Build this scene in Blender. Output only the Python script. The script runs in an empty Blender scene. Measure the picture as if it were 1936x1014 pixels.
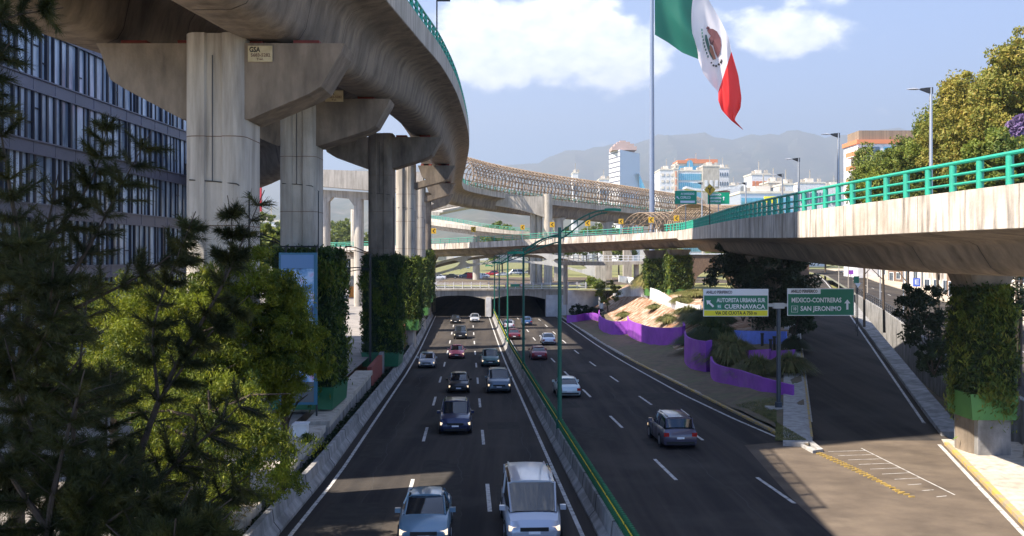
import bpy, math, random
import numpy as np
from mathutils import Vector, Matrix

# ------------------------------------------------------------------ camera, world, sun, exposure
S = bpy.context.scene
C = S.collection
F, CX, HY, CZ = 1800.0, 968.0, 485.0, 10.0      # focal length (in units of a 1936 wide frame), principal column, horizon row, eye height
cd = bpy.data.cameras.new('camera'); cam = bpy.data.objects.new('camera', cd); C.objects.link(cam)
cd.sensor_width = 36; cd.lens = F/1936*36; cd.shift_y = -22/1936; cd.clip_start = .2; cd.clip_end = 40000
cam.location = (0, 0, CZ); cam.rotation_euler = (math.radians(90), 0, 0)
S.camera = cam
SUNV = Vector((-.94, -.33, 1.16)).normalized()
EL = math.asin(SUNV.z); ROT = math.atan2(SUNV.x, SUNV.y)
W_ = bpy.data.worlds.new('World'); S.world = W_; W_.use_nodes = True
nt = W_.node_tree; N = nt.nodes; L = nt.links
for n in list(N): N.remove(n)
def nd(t, **k):
    n = N.new(t)
    for a, b in k.items(): setattr(n, a, b)
    return n
def mth(op, a, b=None, c=None, clamp=False):
    n = nd('ShaderNodeMath', operation=op); n.use_clamp = clamp
    for i, v in enumerate((a, b, c)):
        if v is None: continue
        if isinstance(v, (int, float)): n.inputs[i].default_value = v
        else: L.new(v, n.inputs[i])
    return n.outputs[0]
sky = nd('ShaderNodeTexSky', sky_type='NISHITA'); sky.sun_disc = False
sky.sun_elevation = EL; sky.sun_rotation = ROT; sky.altitude = 2200; sky.air_density = 1.0; sky.dust_density = .7; sky.ozone_density = 1.5
tc = nd('ShaderNodeTexCoord'); sx = nd('ShaderNodeSeparateXYZ'); L.new(tc.outputs['Generated'], sx.inputs[0])
dx, dy, dz = sx.outputs[0], sx.outputs[1], sx.outputs[2]
az = mth('ARCTAN2', dx, dy)                       # bearing from straight ahead
hor = mth('SQRT', mth('ADD', mth('MULTIPLY', dx, dx), mth('MULTIPLY', dy, dy)))
el = mth('ARCTAN2', dz, hor)                      # height above the horizon
cb = nd('ShaderNodeCombineXYZ'); L.new(az, cb.inputs[0]); L.new(mth('MULTIPLY', el, 1.5), cb.inputs[1])
nz = nd('ShaderNodeTexNoise'); nz.inputs['Scale'].default_value = 13; nz.inputs['Detail'].default_value = 9; nz.inputs['Roughness'].default_value = .58
L.new(cb.outputs[0], nz.inputs['Vector'])
nz2 = nd('ShaderNodeTexNoise'); nz2.inputs['Scale'].default_value = 34; nz2.inputs['Detail'].default_value = 8; nz2.inputs['Roughness'].default_value = .62
L.new(cb.outputs[0], nz2.inputs['Vector'])
def blob(x, y, rx, ry, amp):                      # one cloud bank: bearing, height, spread
    a0 = math.atan((x-CX)/F); e0 = math.atan((HY-y)/F)
    u = mth('DIVIDE', mth('SUBTRACT', az, a0), rx/F); v = mth('DIVIDE', mth('SUBTRACT', el, e0), ry/F)
    r = mth('ADD', mth('MULTIPLY', u, u), mth('MULTIPLY', v, v))
    return mth('MULTIPLY', mth('SUBTRACT', 1.0, r, clamp=True), amp)
cl = None
for b in ((925, 85, 210, 120, .8), (1070, 75, 200, 120, .85), (1175, 110, 170, 95, .66), (1290, 70, 140, 75, .5), (900, 160, 190, 70, .36), (1500, 80, 160, 65, .62), (1590, 10, 160, 60, .5),
          (1440, 60, 110, 50, .42), (1690, 85, 60, 40, .3), (1800, 90, 60, 40, .2), (1135, 275, 40, 16, .3), (1470, 292, 30, 20, .28), (1670, 225, 30, 22, .25),
          (1920, 30, 60, 60, .3), (300, 200, 400, 120, .3)):
    o = blob(*b); cl = o if cl is None else mth('MAXIMUM', cl, o)
far = mth('MULTIPLY', mth('GREATER_THAN', mth('ABSOLUTE', az), .62), .3)
cl = mth('MAXIMUM', cl, far)
dens = mth('ADD', mth('ADD', mth('MULTIPLY', nz.outputs['Fac'], .95), mth('MULTIPLY', nz2.outputs['Fac'], .4)), cl)
mr = nd('ShaderNodeMapRange', interpolation_type='SMOOTHSTEP'); L.new(dens, mr.inputs[0]); mr.inputs[1].default_value = .97; mr.inputs[2].default_value = 1.24
shade = nd('ShaderNodeMapRange'); L.new(nz2.outputs['Fac'], shade.inputs[0]); shade.inputs[1].default_value = .3; shade.inputs[2].default_value = .65
ccol = nd('ShaderNodeMixRGB'); ccol.inputs[1].default_value = (7.4, 8.0, 9.8, 1); ccol.inputs[2].default_value = (12.6, 12.3, 12.2, 1); L.new(shade.outputs[0], ccol.inputs[0])
tint = nd('ShaderNodeMixRGB', blend_type='MULTIPLY'); tint.inputs[0].default_value = 1; tint.inputs[2].default_value = (.70, .90, 1.20, 1); L.new(sky.outputs[0], tint.inputs[1])
mx = nd('ShaderNodeMixRGB'); L.new(mth('MULTIPLY', mr.outputs[0], .9), mx.inputs[0]); L.new(tint.outputs[0], mx.inputs[1]); L.new(ccol.outputs[0], mx.inputs[2])
bg = nd('ShaderNodeBackground'); bg.inputs[1].default_value = .095; L.new(mx.outputs[0], bg.inputs[0])
wo = nd('ShaderNodeOutputWorld'); L.new(bg.outputs[0], wo.inputs[0])
sd = bpy.data.lights.new('sun', 'SUN'); sd.energy = 5.0; sd.angle = math.radians(.5); sd.color = (1, .90, .77)
so = bpy.data.objects.new('sun', sd); C.objects.link(so); so.rotation_euler = SUNV.to_track_quat('Z', 'Y').to_euler(); so.location = (-60, -30, 120)
S.view_settings.view_transform = 'Standard'; S.view_settings.look = 'None'; S.view_settings.gamma = 1; S.view_settings.exposure = 1.42
S.cycles.max_bounces = 6; S.cycles.transparent_max_bounces = 8

# ------------------------------------------------------------------ helpers
rnd = random.Random(7)
def P(x, y, D): return Vector(((x-CX)/F*D, D, CZ-(y-HY)/F*D))      # a point seen in the photograph's (x, y) at real distance D
class MB:
    def __init__(s): s.v = []; s.f = []; s.m = []; s.mi = 0
    def add(s, vs, fs):
        b = len(s.v); s.v += [tuple(p) for p in vs]; s.f += [tuple(b+i for i in f) for f in fs]; s.m += [s.mi]*len(fs); return s
    def mat(s, i): s.mi = i; return s
    def box(s, x0, x1, y0, y1, z0, z1):
        return s.add([(x0,y0,z0),(x1,y0,z0),(x1,y1,z0),(x0,y1,z0),(x0,y0,z1),(x1,y0,z1),(x1,y1,z1),(x0,y1,z1)], [(0,3,2,1),(4,5,6,7),(0,1,5,4),(1,2,6,5),(2,3,7,6),(3,0,4,7)])
    def prism(s, pts, axis, a, b):
        n = len(pts)
        def q(p, t): return (t, p[0], p[1]) if axis == 'x' else (p[0], t, p[1]) if axis == 'y' else (p[0], p[1], t)
        vs = [q(p, a) for p in pts]+[q(p, b) for p in pts]
        return s.add(vs, [tuple(range(n))[::-1], tuple(range(n, 2*n))]+[(i, (i+1)%n, n+(i+1)%n, n+i) for i in range(n)])
    def tube(s, pts, r, n=8, cap=True):
        pts = [Vector(p) for p in pts]; rs = r if isinstance(r, (list, tuple)) else [r]*len(pts); vs = []
        for i, p in enumerate(pts):
            t = (pts[min(i+1, len(pts)-1)]-pts[max(i-1, 0)]).normalized()
            a = Vector((0,0,1)) if abs(t.z) < .9 else Vector((1,0,0)); u = t.cross(a).normalized(); w = t.cross(u)
            for k in range(n):
                an = 2*math.pi*k/n; vs.append(p+u*math.cos(an)*rs[i]+w*math.sin(an)*rs[i])
        fs = [(i*n+k, i*n+(k+1)%n, (i+1)*n+(k+1)%n, (i+1)*n+k) for i in range(len(pts)-1) for k in range(n)]
        if cap: fs += [tuple(range(n)), tuple(range((len(pts)-1)*n, len(pts)*n))[::-1]]
        return s.add(vs, fs)
    def sweep(s, path, prof, closed=True, caps=True):     # prof = (sideways to the right, up)
        path = [Vector(p) for p in path]; n = len(prof(0) if callable(prof) else prof); vs = []
        for i, p in enumerate(path):
            t = path[min(i+1, len(path)-1)]-path[max(i-1, 0)]; t.z = 0; t.normalize(); r = Vector((t.y, -t.x, 0))
            pr = prof(i) if callable(prof) else prof
            vs += [p+r*a+Vector((0,0,b)) for a, b in pr]
        m = n if closed else n-1
        fs = [(i*n+k, i*n+(k+1)%n, (i+1)*n+(k+1)%n, (i+1)*n+k) for i in range(len(path)-1) for k in range(m)]
        if caps and closed: fs += [tuple(range(n))[::-1], tuple(range((len(path)-1)*n, len(path)*n))]
        return s.add(vs, fs)
    def quad(s, a, b, c, d): return s.add([a, b, c, d], [(0,1,2,3)])
WL = {}
def wloc(o):
    return WL.get(o.name, Vector((0,0,0))) if o else Vector((0,0,0))
def link(name, me, parent=None):
    o = bpy.data.objects.new(name, me); C.objects.link(o)
    if parent: o.parent = parent
    WL[o.name] = wloc(parent)
    return o
def obj(name, mb, mats, parent=None, smooth=False, sharp=40):
    me = bpy.data.meshes.new(name); w = wloc(parent)
    me.from_pydata([(v[0]-w.x, v[1]-w.y, v[2]-w.z) for v in mb.v], [], mb.f)
    for m in (mats if isinstance(mats, (list, tuple)) else [mats]): me.materials.append(m)
    if any(mb.m): me.polygons.foreach_set('material_index', mb.m)
    if smooth:
        me.polygons.foreach_set('use_smooth', [True]*len(me.polygons)); me.update(); me.set_sharp_from_angle(angle=math.radians(sharp))
    me.update()
    bm = None
    return link(name, me, parent)
def npobj(name, V, Q, mats, parent=None):
    w = wloc(parent); V = np.asarray(V, dtype=np.float32)-np.array((w.x, w.y, w.z), dtype=np.float32); Q = np.asarray(Q, dtype=np.int32)
    me = bpy.data.meshes.new(name); me.vertices.add(len(V)); me.vertices.foreach_set('co', V.ravel())
    k = Q.shape[1]; me.loops.add(Q.size); me.loops.foreach_set('vertex_index', Q.ravel()); me.polygons.add(len(Q))
    me.polygons.foreach_set('loop_start', np.arange(0, Q.size, k, dtype=np.int32))
    me.update(calc_edges=True)
    for m in (mats if isinstance(mats, (list, tuple)) else [mats]): me.materials.append(m)
    return link(name, me, parent)
def tag(o, label=None, cat=None, group=None, kind=None):
    if label: o['label'] = label
    if cat: o['category'] = cat
    if group: o['group'] = group
    if kind: o['kind'] = kind
    return o
def thing(name, loc, label, cat, group=None):
    o = bpy.data.objects.new(name, None); C.objects.link(o); o.location = loc; o.empty_display_size = .3; WL[o.name] = Vector(loc)
    return tag(o, label, cat, group)
def struct(name, mb, m, smooth=False): return tag(obj(name, mb, m, None, smooth), kind='structure')
def copy_tree(o, parent=None):
    c = o.copy(); C.objects.link(c)
    if parent: c.parent = parent
    for ch in list(o.children): copy_tree(ch, c)
    return c
def cr(pts, step=2.0):                                     # smooth curve through points
    P_ = [Vector(p) for p in pts]; out = []
    P_ = [2*P_[0]-P_[1]]+P_+[2*P_[-1]-P_[-2]]
    for i in range(1, len(P_)-2):
        a, b, c, d = P_[i-1:i+3]; n = max(1, int((c-b).length/step))
        for k in range(n):
            t = k/n; out.append(.5*((2*b)+(c-a)*t+(2*a-5*b+4*c-d)*t*t+(3*b-a-3*c+d)*t**3))
    out.append(P_[-2]); return out
def interp(x, tab):
    if x <= tab[0][0]: return tab[0][1]
    for (a, va), (b, vb) in zip(tab, tab[1:]):
        if x <= b: return va+(vb-va)*(x-a)/(b-a)
    return tab[-1][1]
_fc = {}
def text(name, s, size, width, mtl, at, parent, rz=0, align='CENTER', thick=.004, squeeze=None):
    """lettering standing upright, facing -Y before the turn rz"""
    cu = bpy.data.curves.new('t', 'FONT'); cu.body = s; cu.size = size; cu.align_x = align; cu.align_y = 'CENTER'; cu.extrude = thick; cu.resolution_u = 2; cu.offset = size*.022
    to = bpy.data.objects.new('t', cu); C.objects.link(to); dg = bpy.context.evaluated_depsgraph_get(); dg.update()
    me = bpy.data.meshes.new_from_object(to.evaluated_get(dg)); bpy.data.objects.remove(to); me.name = name
    co = np.empty(len(me.vertices)*3); me.vertices.foreach_get('co', co); co = co.reshape(-1, 3)
    wd = co[:,0].max()-co[:,0].min(); k = width/wd if width else 1
    X = co[:,0]*k; Z = co[:,1]; Y = -co[:,2]; cs, sn = math.cos(rz), math.sin(rz); w = wloc(parent)
    out = np.stack([X*cs-Y*sn+at[0]-w.x, X*sn+Y*cs+at[1]-w.y, Z+at[2]-w.z], 1); me.vertices.foreach_set('co', out.ravel()); me.update()
    me.materials.clear(); me.materials.append(mtl)
    return link(name, me, parent)

# ------------------------------------------------------------------ materials
def mat(name, col, rough=.6, metal=0, col2=None, scale=3, stretch=(1,1,1), lo=.35, hi=.65, bump=0, bscale=30, spec=.5, col3=None, s3=.5, lo3=.5, hi3=.75, trans=0, emit=None, coat=0, obj_coord=True):
    m = bpy.data.materials.new(name); m.use_nodes = True; t = m.node_tree; b = t.nodes['Principled BSDF']
    b.inputs['Base Color'].default_value = (*col, 1); b.inputs['Roughness'].default_value = rough; b.inputs['Metallic'].default_value = metal; b.inputs['Specular IOR Level'].default_value = spec
    if coat: b.inputs['Coat Weight'].default_value = coat; b.inputs['Coat Roughness'].default_value = .05
    if col2 or bump:
        g = t.nodes.new('ShaderNodeNewGeometry')
        def noise(sc, st, det=6):
            mp = t.nodes.new('ShaderNodeVectorMath'); mp.operation = 'MULTIPLY'; mp.inputs[1].default_value = st; t.links.new(g.outputs['Position'], mp.inputs[0])
            n = t.nodes.new('ShaderNodeTexNoise'); n.inputs['Scale'].default_value = sc; n.inputs['Detail'].default_value = det; n.inputs['Roughness'].default_value = .6; t.links.new(mp.outputs[0], n.inputs['Vector']); return n.outputs['Fac']
        def rng(o, a, c):
            r = t.nodes.new('ShaderNodeMapRange'); t.links.new(o, r.inputs[0]); r.inputs[1].default_value = a; r.inputs[2].default_value = c; return r.outputs[0]
        last = None
        if col2:
            mx = t.nodes.new('ShaderNodeMixRGB'); mx.inputs[1].default_value = (*col, 1); mx.inputs[2].default_value = (*col2, 1); t.links.new(rng(noise(scale, stretch), lo, hi), mx.inputs[0]); last = mx.outputs[0]
            if col3:
                m3 = t.nodes.new('ShaderNodeMixRGB'); t.links.new(last, m3.inputs[1]); m3.inputs[2].default_value = (*col3, 1); t.links.new(rng(noise(s3, (1,1,1), 8), lo3, hi3), m3.inputs[0]); last = m3.outputs[0]
            t.links.new(last, b.inputs['Base Color'])
        if bump:
            bp = t.nodes.new('ShaderNodeBump'); bp.inputs['Strength'].default_value = bump; bp.inputs['Distance'].default_value = .05; t.links.new(noise(bscale, (1,1,1), 4), bp.inputs['Height']); t.links.new(bp.outputs[0], b.inputs['Normal'])
    if emit:
        b.inputs['Emission Color'].default_value = (*emit[:3], 1); b.inputs['Emission Strength'].default_value = emit[3]
    if trans:
        o = t.nodes['Material Output']; tr = t.nodes.new('ShaderNodeBsdfTranslucent'); ms = t.nodes.new('ShaderNodeMixShader'); ms.inputs[0].default_value = trans
        if last is not None if col2 else False: t.links.new(last, tr.inputs[0])
        else: tr.inputs[0].default_value = (*col, 1)
        t.links.new(b.outputs[0], ms.inputs[1]); t.links.new(tr.outputs[0], ms.inputs[2]); t.links.new(ms.outputs[0], o.inputs[0])
    return m
M = {}
M['conc'] = mat('weathered concrete', (.27,.215,.16), .85, col2=(.095,.075,.056), scale=1.1, stretch=(1,1,.3), lo=.38, hi=.72, bump=.35, bscale=8, col3=(.11,.09,.07), s3=.22, lo3=.52, hi3=.78)  # stained concrete, darkened further for shade under decks and on the third pier
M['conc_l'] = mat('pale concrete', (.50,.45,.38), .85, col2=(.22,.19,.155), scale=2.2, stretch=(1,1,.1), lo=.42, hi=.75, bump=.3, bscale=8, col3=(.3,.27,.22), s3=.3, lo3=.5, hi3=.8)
M['conc_f'] = mat('streaked fascia concrete', (.58,.52,.45), .85, col2=(.10,.085,.075), scale=1.9, stretch=(1,1,.14), lo=.46, hi=.70, bump=.3, bscale=8, col3=(.33,.27,.21), s3=.4, lo3=.45, hi3=.75)
M['conc_w'] = mat('grey retaining concrete', (.34,.33,.32), .9, col2=(.16,.155,.15), scale=1.5, stretch=(1,1,.3), bump=.4, bscale=10, col3=(.1,.1,.09), s3=.5, lo3=.5, hi3=.8)
M['joint'] = mat('dark joint sealant', (.03,.027,.024), .9)
M['asph'] = mat('asphalt', (.066,.057,.050), .9, spec=.05, col2=(.036,.033,.032), scale=.62, stretch=(1,.035,1), lo=.4, hi=.6, bump=.25, bscale=40, col3=(.084,.074,.064), s3=.12, lo3=.5, hi3=.8)
M['asph_l'] = mat('paler asphalt', (.145,.115,.088), .9, spec=.08, col2=(.095,.076,.060), scale=.5, bump=.25, bscale=40, col3=(.18,.145,.11), s3=.3, lo3=.55, hi3=.8)  # lifted tone carries the sunlight on the merge area; also on upper streets
M['pave'] = mat('plaza paving', (.30,.27,.24), .9, col2=(.2,.18,.165), scale=.7, bump=.2, bscale=12, col3=(.16,.15,.14), s3=.2)
M['paint'] = mat('white road paint', (.50,.49,.47), .8, col2=(.20,.19,.18), scale=4, lo=.45, hi=.65)
M['ypaint'] = mat('worn yellow kerb paint', (.50,.33,.07), .8, col2=(.30,.25,.18), scale=2.2, lo=.42, hi=.58)
M['kerb'] = mat('kerb concrete', (.42,.41,.39), .85, col2=(.25,.24,.23), scale=2, bump=.3, bscale=12)
M['teal'] = mat('green railing paint', (.02,.36,.24), .5, col2=(.03,.28,.2), scale=3)
M['teal_d'] = mat('green lamp post paint', (.008,.11,.075), .45)
M['fence_g'] = mat('green fence paint', (.02,.16,.06), .55, col2=(.02,.1,.05), scale=4)
M['yellow'] = mat('yellow reflector', (.85,.6,.02), .5)
M['steel'] = mat('galvanised steel', (.42,.44,.47), .45, .6)
M['rust'] = mat('weathered cage steel', (.32,.235,.155), .7, .1, col2=(.17,.115,.075), scale=2)
M['dark'] = mat('dark metal', (.03,.032,.036), .5, .3)
M['pole'] = mat('flagpole paint', (.22,.26,.34), .4, .2)
M['soil'] = mat('dry soil', (.16,.115,.07), .95, col2=(.09,.075,.045), scale=1.2, bump=.5, bscale=6, col3=(.1,.12,.045), s3=.5, lo3=.5, hi3=.7)
M['mulch'] = mat('red lava gravel', (.22,.11,.055), .95, col2=(.46,.38,.30), scale=1.6, lo=.46, hi=.6, bump=.6, bscale=6, stretch=(.25,1,1))  # pale streaks are bands of sunlight put into the gravel colour
M['grassg'] = mat('dry lawn', (.26,.22,.08), .95, col2=(.12,.15,.04), scale=.7, bump=.5, bscale=5)
M['ground'] = mat('city ground', (.20,.18,.15), .95, col2=(.12,.13,.08), scale=.02, col3=(.3,.27,.22), s3=.05)
M['purple'] = mat('purple wall paint', (.30,.065,.46), .75, col2=(.20,.04,.32), scale=.5, bump=.1, bscale=4, col3=(.30,.12,.38), s3=.35, lo3=.55, hi3=.75)
M['blue'] = mat('blue wall paint', (.11,.20,.72), .7, col2=(.09,.16,.55), scale=1.5)
M['white'] = mat('white wall paint', (.74,.74,.74), .7, col2=(.55,.54,.55), scale=.8, bump=.1)
M['cream'] = mat('cream render', (.72,.66,.56), .8, col2=(.6,.53,.44), scale=.3)
M['orange'] = mat('orange cladding', (.62,.22,.10), .7)
M['brick'] = mat('brown brick', (.22,.14,.09), .85, col2=(.13,.08,.055), scale=3)
M['brick_r'] = mat('red painted panel', (.26,.05,.035), .8, col2=(.18,.04,.03), scale=2, stretch=(1,1,.3))
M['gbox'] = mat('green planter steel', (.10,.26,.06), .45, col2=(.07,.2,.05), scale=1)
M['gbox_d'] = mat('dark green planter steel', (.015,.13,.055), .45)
M['red'] = mat('red paint', (.5,.02,.03), .5)
M['sign_g'] = mat('green sign sheet', (.0,.17,.09), .4)
M['sign_w'] = mat('white sign sheet', (.82,.82,.84), .45)
M['sign_y'] = mat('yellow sign sheet', (.85,.75,.02), .45)
M['sign_o'] = mat('amber sign sheet', (.72,.42,.02), .45)
M['black'] = mat('black lettering', (.012,.012,.012), .6)
M['bark'] = mat('bark', (.085,.06,.042), .9, col2=(.045,.034,.025), scale=3, stretch=(1,1,.2), bump=.5, bscale=12)
M['glass'] = mat('building glass', (.05,.07,.10), .06, .0, spec=1.0)
M['glassb'] = mat('pale facade glass', (.48,.52,.58), .3, .25)
M['glasst'] = mat('teal glass', (.16,.38,.46), .15, .5)
M['mull'] = mat('charcoal mullion', (.012,.014,.028), .5)
M['spand'] = mat('grey violet spandrel panel', (.15,.145,.19), .45, col2=(.12,.12,.155), scale=.4)
M['tyre'] = mat('rubber', (.015,.015,.016), .8)
M['rim'] = mat('alloy rim', (.45,.46,.48), .3, .8)
M['cglass'] = mat('car glass', (.012,.016,.02), .05, spec=1.0)
M['hlamp'] = mat('headlight lens', (.8,.78,.72), .1, emit=(1, .72, .4, .5))
M['tlamp'] = mat('tail light lens', (.35,.01,.01), .2)
M['chrome'] = mat('chrome trim', (.6,.6,.62), .2, .9)
def leafm(name, a, b, c=None, tr=.35, s=.7, s3=3, lo=.35, hi=.62): return mat(name, a, .6, col2=b, scale=s, lo=lo, hi=hi, trans=tr, col3=c, s3=s3, lo3=.5, hi3=.7, spec=.3)
M['lf_cas'] = leafm('casuarina needles', (.050,.060,.014), (.022,.030,.010), (.10,.095,.020), .25)
M['lf_pep'] = leafm('pepper tree leaves', (.19,.23,.016), (.035,.065,.010), (.34,.33,.028), .4)
M['lf_hill'] = leafm('broad leaves', (.20,.25,.035), (.06,.10,.018), (.30,.26,.05), .3, .25)
M['lf_yel'] = leafm('yellowing leaves', (.36,.31,.055), (.15,.18,.03), (.42,.27,.06), .3, .25)
M['lf_jac'] = leafm('jacaranda blossom', (.26,.17,.38), (.16,.12,.2), None, .3, .8)
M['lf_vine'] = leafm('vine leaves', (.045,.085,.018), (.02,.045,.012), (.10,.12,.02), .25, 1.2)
M['lf_vlit'] = leafm('bright vine leaves', (.17,.22,.03), (.07,.12,.02), (.24,.22,.04), .3, 1.2)  # sunlit copy of the vine leaves, also a brighter second leaf kind
M['lf_far'] = leafm('distant foliage', (.20,.24,.04), (.09,.13,.025), (.3,.28,.06), .2, .12)
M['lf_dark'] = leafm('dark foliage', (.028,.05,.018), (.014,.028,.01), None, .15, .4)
M['lf_gras'] = leafm('ornamental grass', (.22,.22,.075), (.08,.105,.035), (.30,.23,.10), .3, 1.2)
M['lf_pamp'] = leafm('sunlit pampas grass', (.34,.30,.12), (.16,.19,.05), (.4,.3,.16), .3, 1.0)

# ------------------------------------------------------------------ vertical profile of the sunken expressway
def zroad(D):
    if D < 95: return .87-.0228*D
    if D < 135: t = D-95; return -1.296-.0228*(t-t*t/80)
    return -1.296-.0228*20
def R(u, D, dz=0): return Vector((u-.0461*D, D, zroad(D)+dz))
Ds = [-10+4*i for i in range(0, 50)]+[188]
def zramp(D): return interp(D, [(20, zroad(20)), (50, zroad(50)), (58, -.1), (119, 2.45), (150, 3.75), (200, 5.2), (300, 6)])
def XL(D): return 15.6+.287*(D-50)      # left kerb of the rising side ramp
def XR(D): return 23.8+.284*(D-52)
def zst(D): return 1.5+.025*(D-60)      # frontage street on the right

# ------------------------------------------------------------------ ground, roads
mb = MB(); mb.sweep([(0, d, zroad(d)-.02) for d in Ds], [(-24, -6.2), (-24, -6), (40, -6), (40, -6.2)]); struct('lower_ground', mb, M['soil'])
mb = MB(); mb.add([(-15000,-400,-7.5),(15000,-400,-7.5),(15000,30000,-7.5),(-15000,30000,-7.5)], [(0,1,2,3)]); struct('ground', mb, M['ground'])
mb = MB(); V = []; 
for d in Ds:
    xr = max(18.3-.0461*d, XR(d)+2) if d < 50 else 18.3-.0461*d
    V += [(-7.4-.0461*d, d, zroad(d)), (xr, d, zroad(d)), (xr, d, -8), (-7.4-.0461*d, d, -8)]
mb.add(V, [(4*i+k, 4*i+(k+1)%4, 4*i+4+(k+1)%4, 4*i+4+k) for i in range(len(Ds)-1) for k in range(4)]); 
struct('expressway_road', mb, M['asph'])
# tunnel floor continues inside
mb = MB(); mb.box(-26, 14, 188, 330, -8, zroad(190)); struct('tunnel_road', mb, M['asph'])
# far city ground at street level
mb = MB(); mb.add([(-19,186.5,3.35),(70,186.5,3.35),(400,186.5,3.35),(400,350,3.4),(-19,350,3.4)], [(0,1,2,3,4)]); mb.add([(-12000,350,3.35),(12000,350,3.35),(12000,25000,3.4),(-12000,25000,3.4)], [(0,1,2,3)]); struct('street_ground', mb, M['grassg'])
mb = MB(); mb.add([(-400,-50,.7),(-9.0,-50,.7),(-9.0-.0461*100,100,.7),(-9.0-.0461*186,186,.7),(-19,352,.7),(-400,352,.7)], [(0,1,2,3,4,5)]); mb.quad((-19,186,.7),(-19,352,.7),(-19,352,3.35),(-19,186,3.35)); mb.quad((-400,350.5,.7),(-19,350.5,.7),(-19,350.5,3.35),(-400,350.5,3.35)); struct('plaza', mb, M['pave'])
# upper cross streets beyond the portal
mb = MB(); mb.add([P(700,532,240)*1, (60,240,3.37), (75,262,3.37), (-60,262,3.37)], [(0,1,2,3)])
mb = MB(); mb.box(-19, 90, 222, 262, 3.3, 3.42); struct('cross_street', mb, M['asph_l'])
mb = MB(); mb.box(-19, 60, 266, 300, 3.3, 3.415); struct('far_street', mb, M['asph_l'])
# ramp
mb = MB(); rD = [44, 50, 58, 66, 75, 85, 95, 105, 119, 135, 150, 170, 190, 215, 240]
rV = []; 
for d in rD:
    zz = zramp(d)+(.006 if d < 52 else .004)
    rV += [(XL(d) if d >= 50 else XL(50)+.4, d, zz), (XR(d), d, zz), (XR(d), d, -8), (XL(d) if d >= 50 else XL(50)+.4, d, -8)]
mb.add(rV[8:], [(4*i+k, 4*i+(k+1)%4, 4*i+4+(k+1)%4, 4*i+4+k) for i in range(len(rD)-3) for k in range(4)]+[(0,1,2,3)])
struct('side_ramp_road', mb, M['asph'])
# sheet over the merge area, shaped to the sunlit patch, sunlight in its colour
mb = MB(); mb.add([(12.7,52,zroad(52)+.01),(15.9,52.9,-.235),(24.4,52.9,-.235),(25.2,52,zroad(52)+.012),(23.8,40,zroad(40)+.012),(22.3,26,zroad(26)+.012),(21,10,zroad(10)+.012),(10.8,10,zroad(10)+.012),(11.0,26,zroad(26)+.012),(11.6,40,zroad(40)+.012)], [(0,2,1),(0,3,2),(0,9,4,3),(9,8,5,4),(8,7,6,5)]); struct('sunlit_merge_road', mb, M['asph_l'])
mb = MB(); mb.add([(15.9,52.9,-.237),(16.3,58.1,-.094),(25.5,58.1,-.094),(24.4,52.9,-.237)], [(0,3,2,1)]); struct('side_ramp_road', mb, M['asph'])  # dark ramp asphalt takes over at the shadow edge
# right hand ground / street
mb = MB(); sD = [10, 30, 50, 70, 90, 110, 130, 150, 170, 190, 220, 260]
def XW(D): return interp(D, [(10, 26.5), (40, 26.9), (60, 30.5), (119, 46.5), (150, 54.3), (240, 77.5)])
V = []
for d in sD: V += [(XW(d), d, zst(d)), (400, d, zst(d))]
mb.add(V, [(2*i, 2*i+1, 2*i+3, 2*i+2) for i in range(len(sD)-1)]); struct('right_ground', mb, M['ground'])
def Xs0(D): return XW(D)+.6
def Xs1(D): return XW(D)+interp(D, [(60, 14), (120, 12), (200, 8)])
mb = MB(); V = []
for d in sD: V += [(Xs0(d), d, zst(d)+.006), (Xs1(d), d, zst(d)+.006)]
mb.add(V, [(2*i, 2*i+1, 2*i+3, 2*i+2) for i in range(len(sD)-1)]); struct('frontage_street', mb, M['asph'])
mb = MB(); mb.sweep([(Xs1(d), d, zst(d)) for d in sD], [(0,0),(0,.15),(4.5,.17),(4.5,0)]); struct('pavement', mb, mat('sunlit pavement', (.5,.42,.32), .9, col2=(.35,.29,.22), scale=.8))
# ---- road markings
def strip(mb, pts, w, dz=.004):
    mb.sweep(pts, [(-w/2, dz), (w/2, dz)], closed=False)
mb = MB()
ulf = lambda d: interp(d, [(20, -6.5), (34, -6.3), (44, -6.0), (90, -5.9), (187, -6.4)])
strip(mb, [R(ulf(d), d, .004) for d in Ds if d > 8], .16); strip(mb, [R(4.05, d, .004) for d in Ds if d > 8], .16)
strip(mb, [R(5.95, d, .004) for d in Ds if d > 8], .14)
urt = lambda d: interp(d, [(44, 18.1), (52, 17.85), (62, 17.2), (75, 16.8), (187, 17.2)])
strip(mb, [R(urt(d), d, .016) for d in range(52, 188, 3)], .18)
for u in (-2.5, .85, 9.4, 13.2):
    off = {-2.5: 4.0, .85: 3.0, 9.4: 6.0, 13.2: 1.5}[u]
    k = 0
    while True:
        a = 19.2+off+15*k if u < 5 else 22+off+15*k
        if a > 184: break
        strip(mb, [R(u, a+t, .006 if u < 13 else .02) for t in (0, 1.6, 3.3, 5)], .17); k += 1
strip(mb, [(XR(d)-.45, d, zramp(d)+.012) for d in rD if d >= 58], .17); strip(mb, [(XR(d)-.45, d, zroad(d)+.02) for d in (10, 20, 30, 40, 50, 55)]+[(XR(58)-.45, 58, zramp(58)+.02)], .2)
strip(mb, [(XL(d)+.35, d, zramp(d)+.012) for d in rD if d >= 58], .12)
for i in range(10):                                        # hatching at the nose
    a = Vector((16.6+.12*i, 50-1.15*i, 0)); b = Vector((18.7-.02*i, 50.3-1.15*i, 0))
    if i > 6: b = a+(b-a)*.6
    strip(mb, [(a.x, a.y, zroad(a.y)+.018), (b.x, b.y, zroad(b.y)+.018)], .06)
strip(mb, [(18.7, 51, zroad(51)+.02), (18.6, 40, zroad(40)+.02)], .07)
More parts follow.
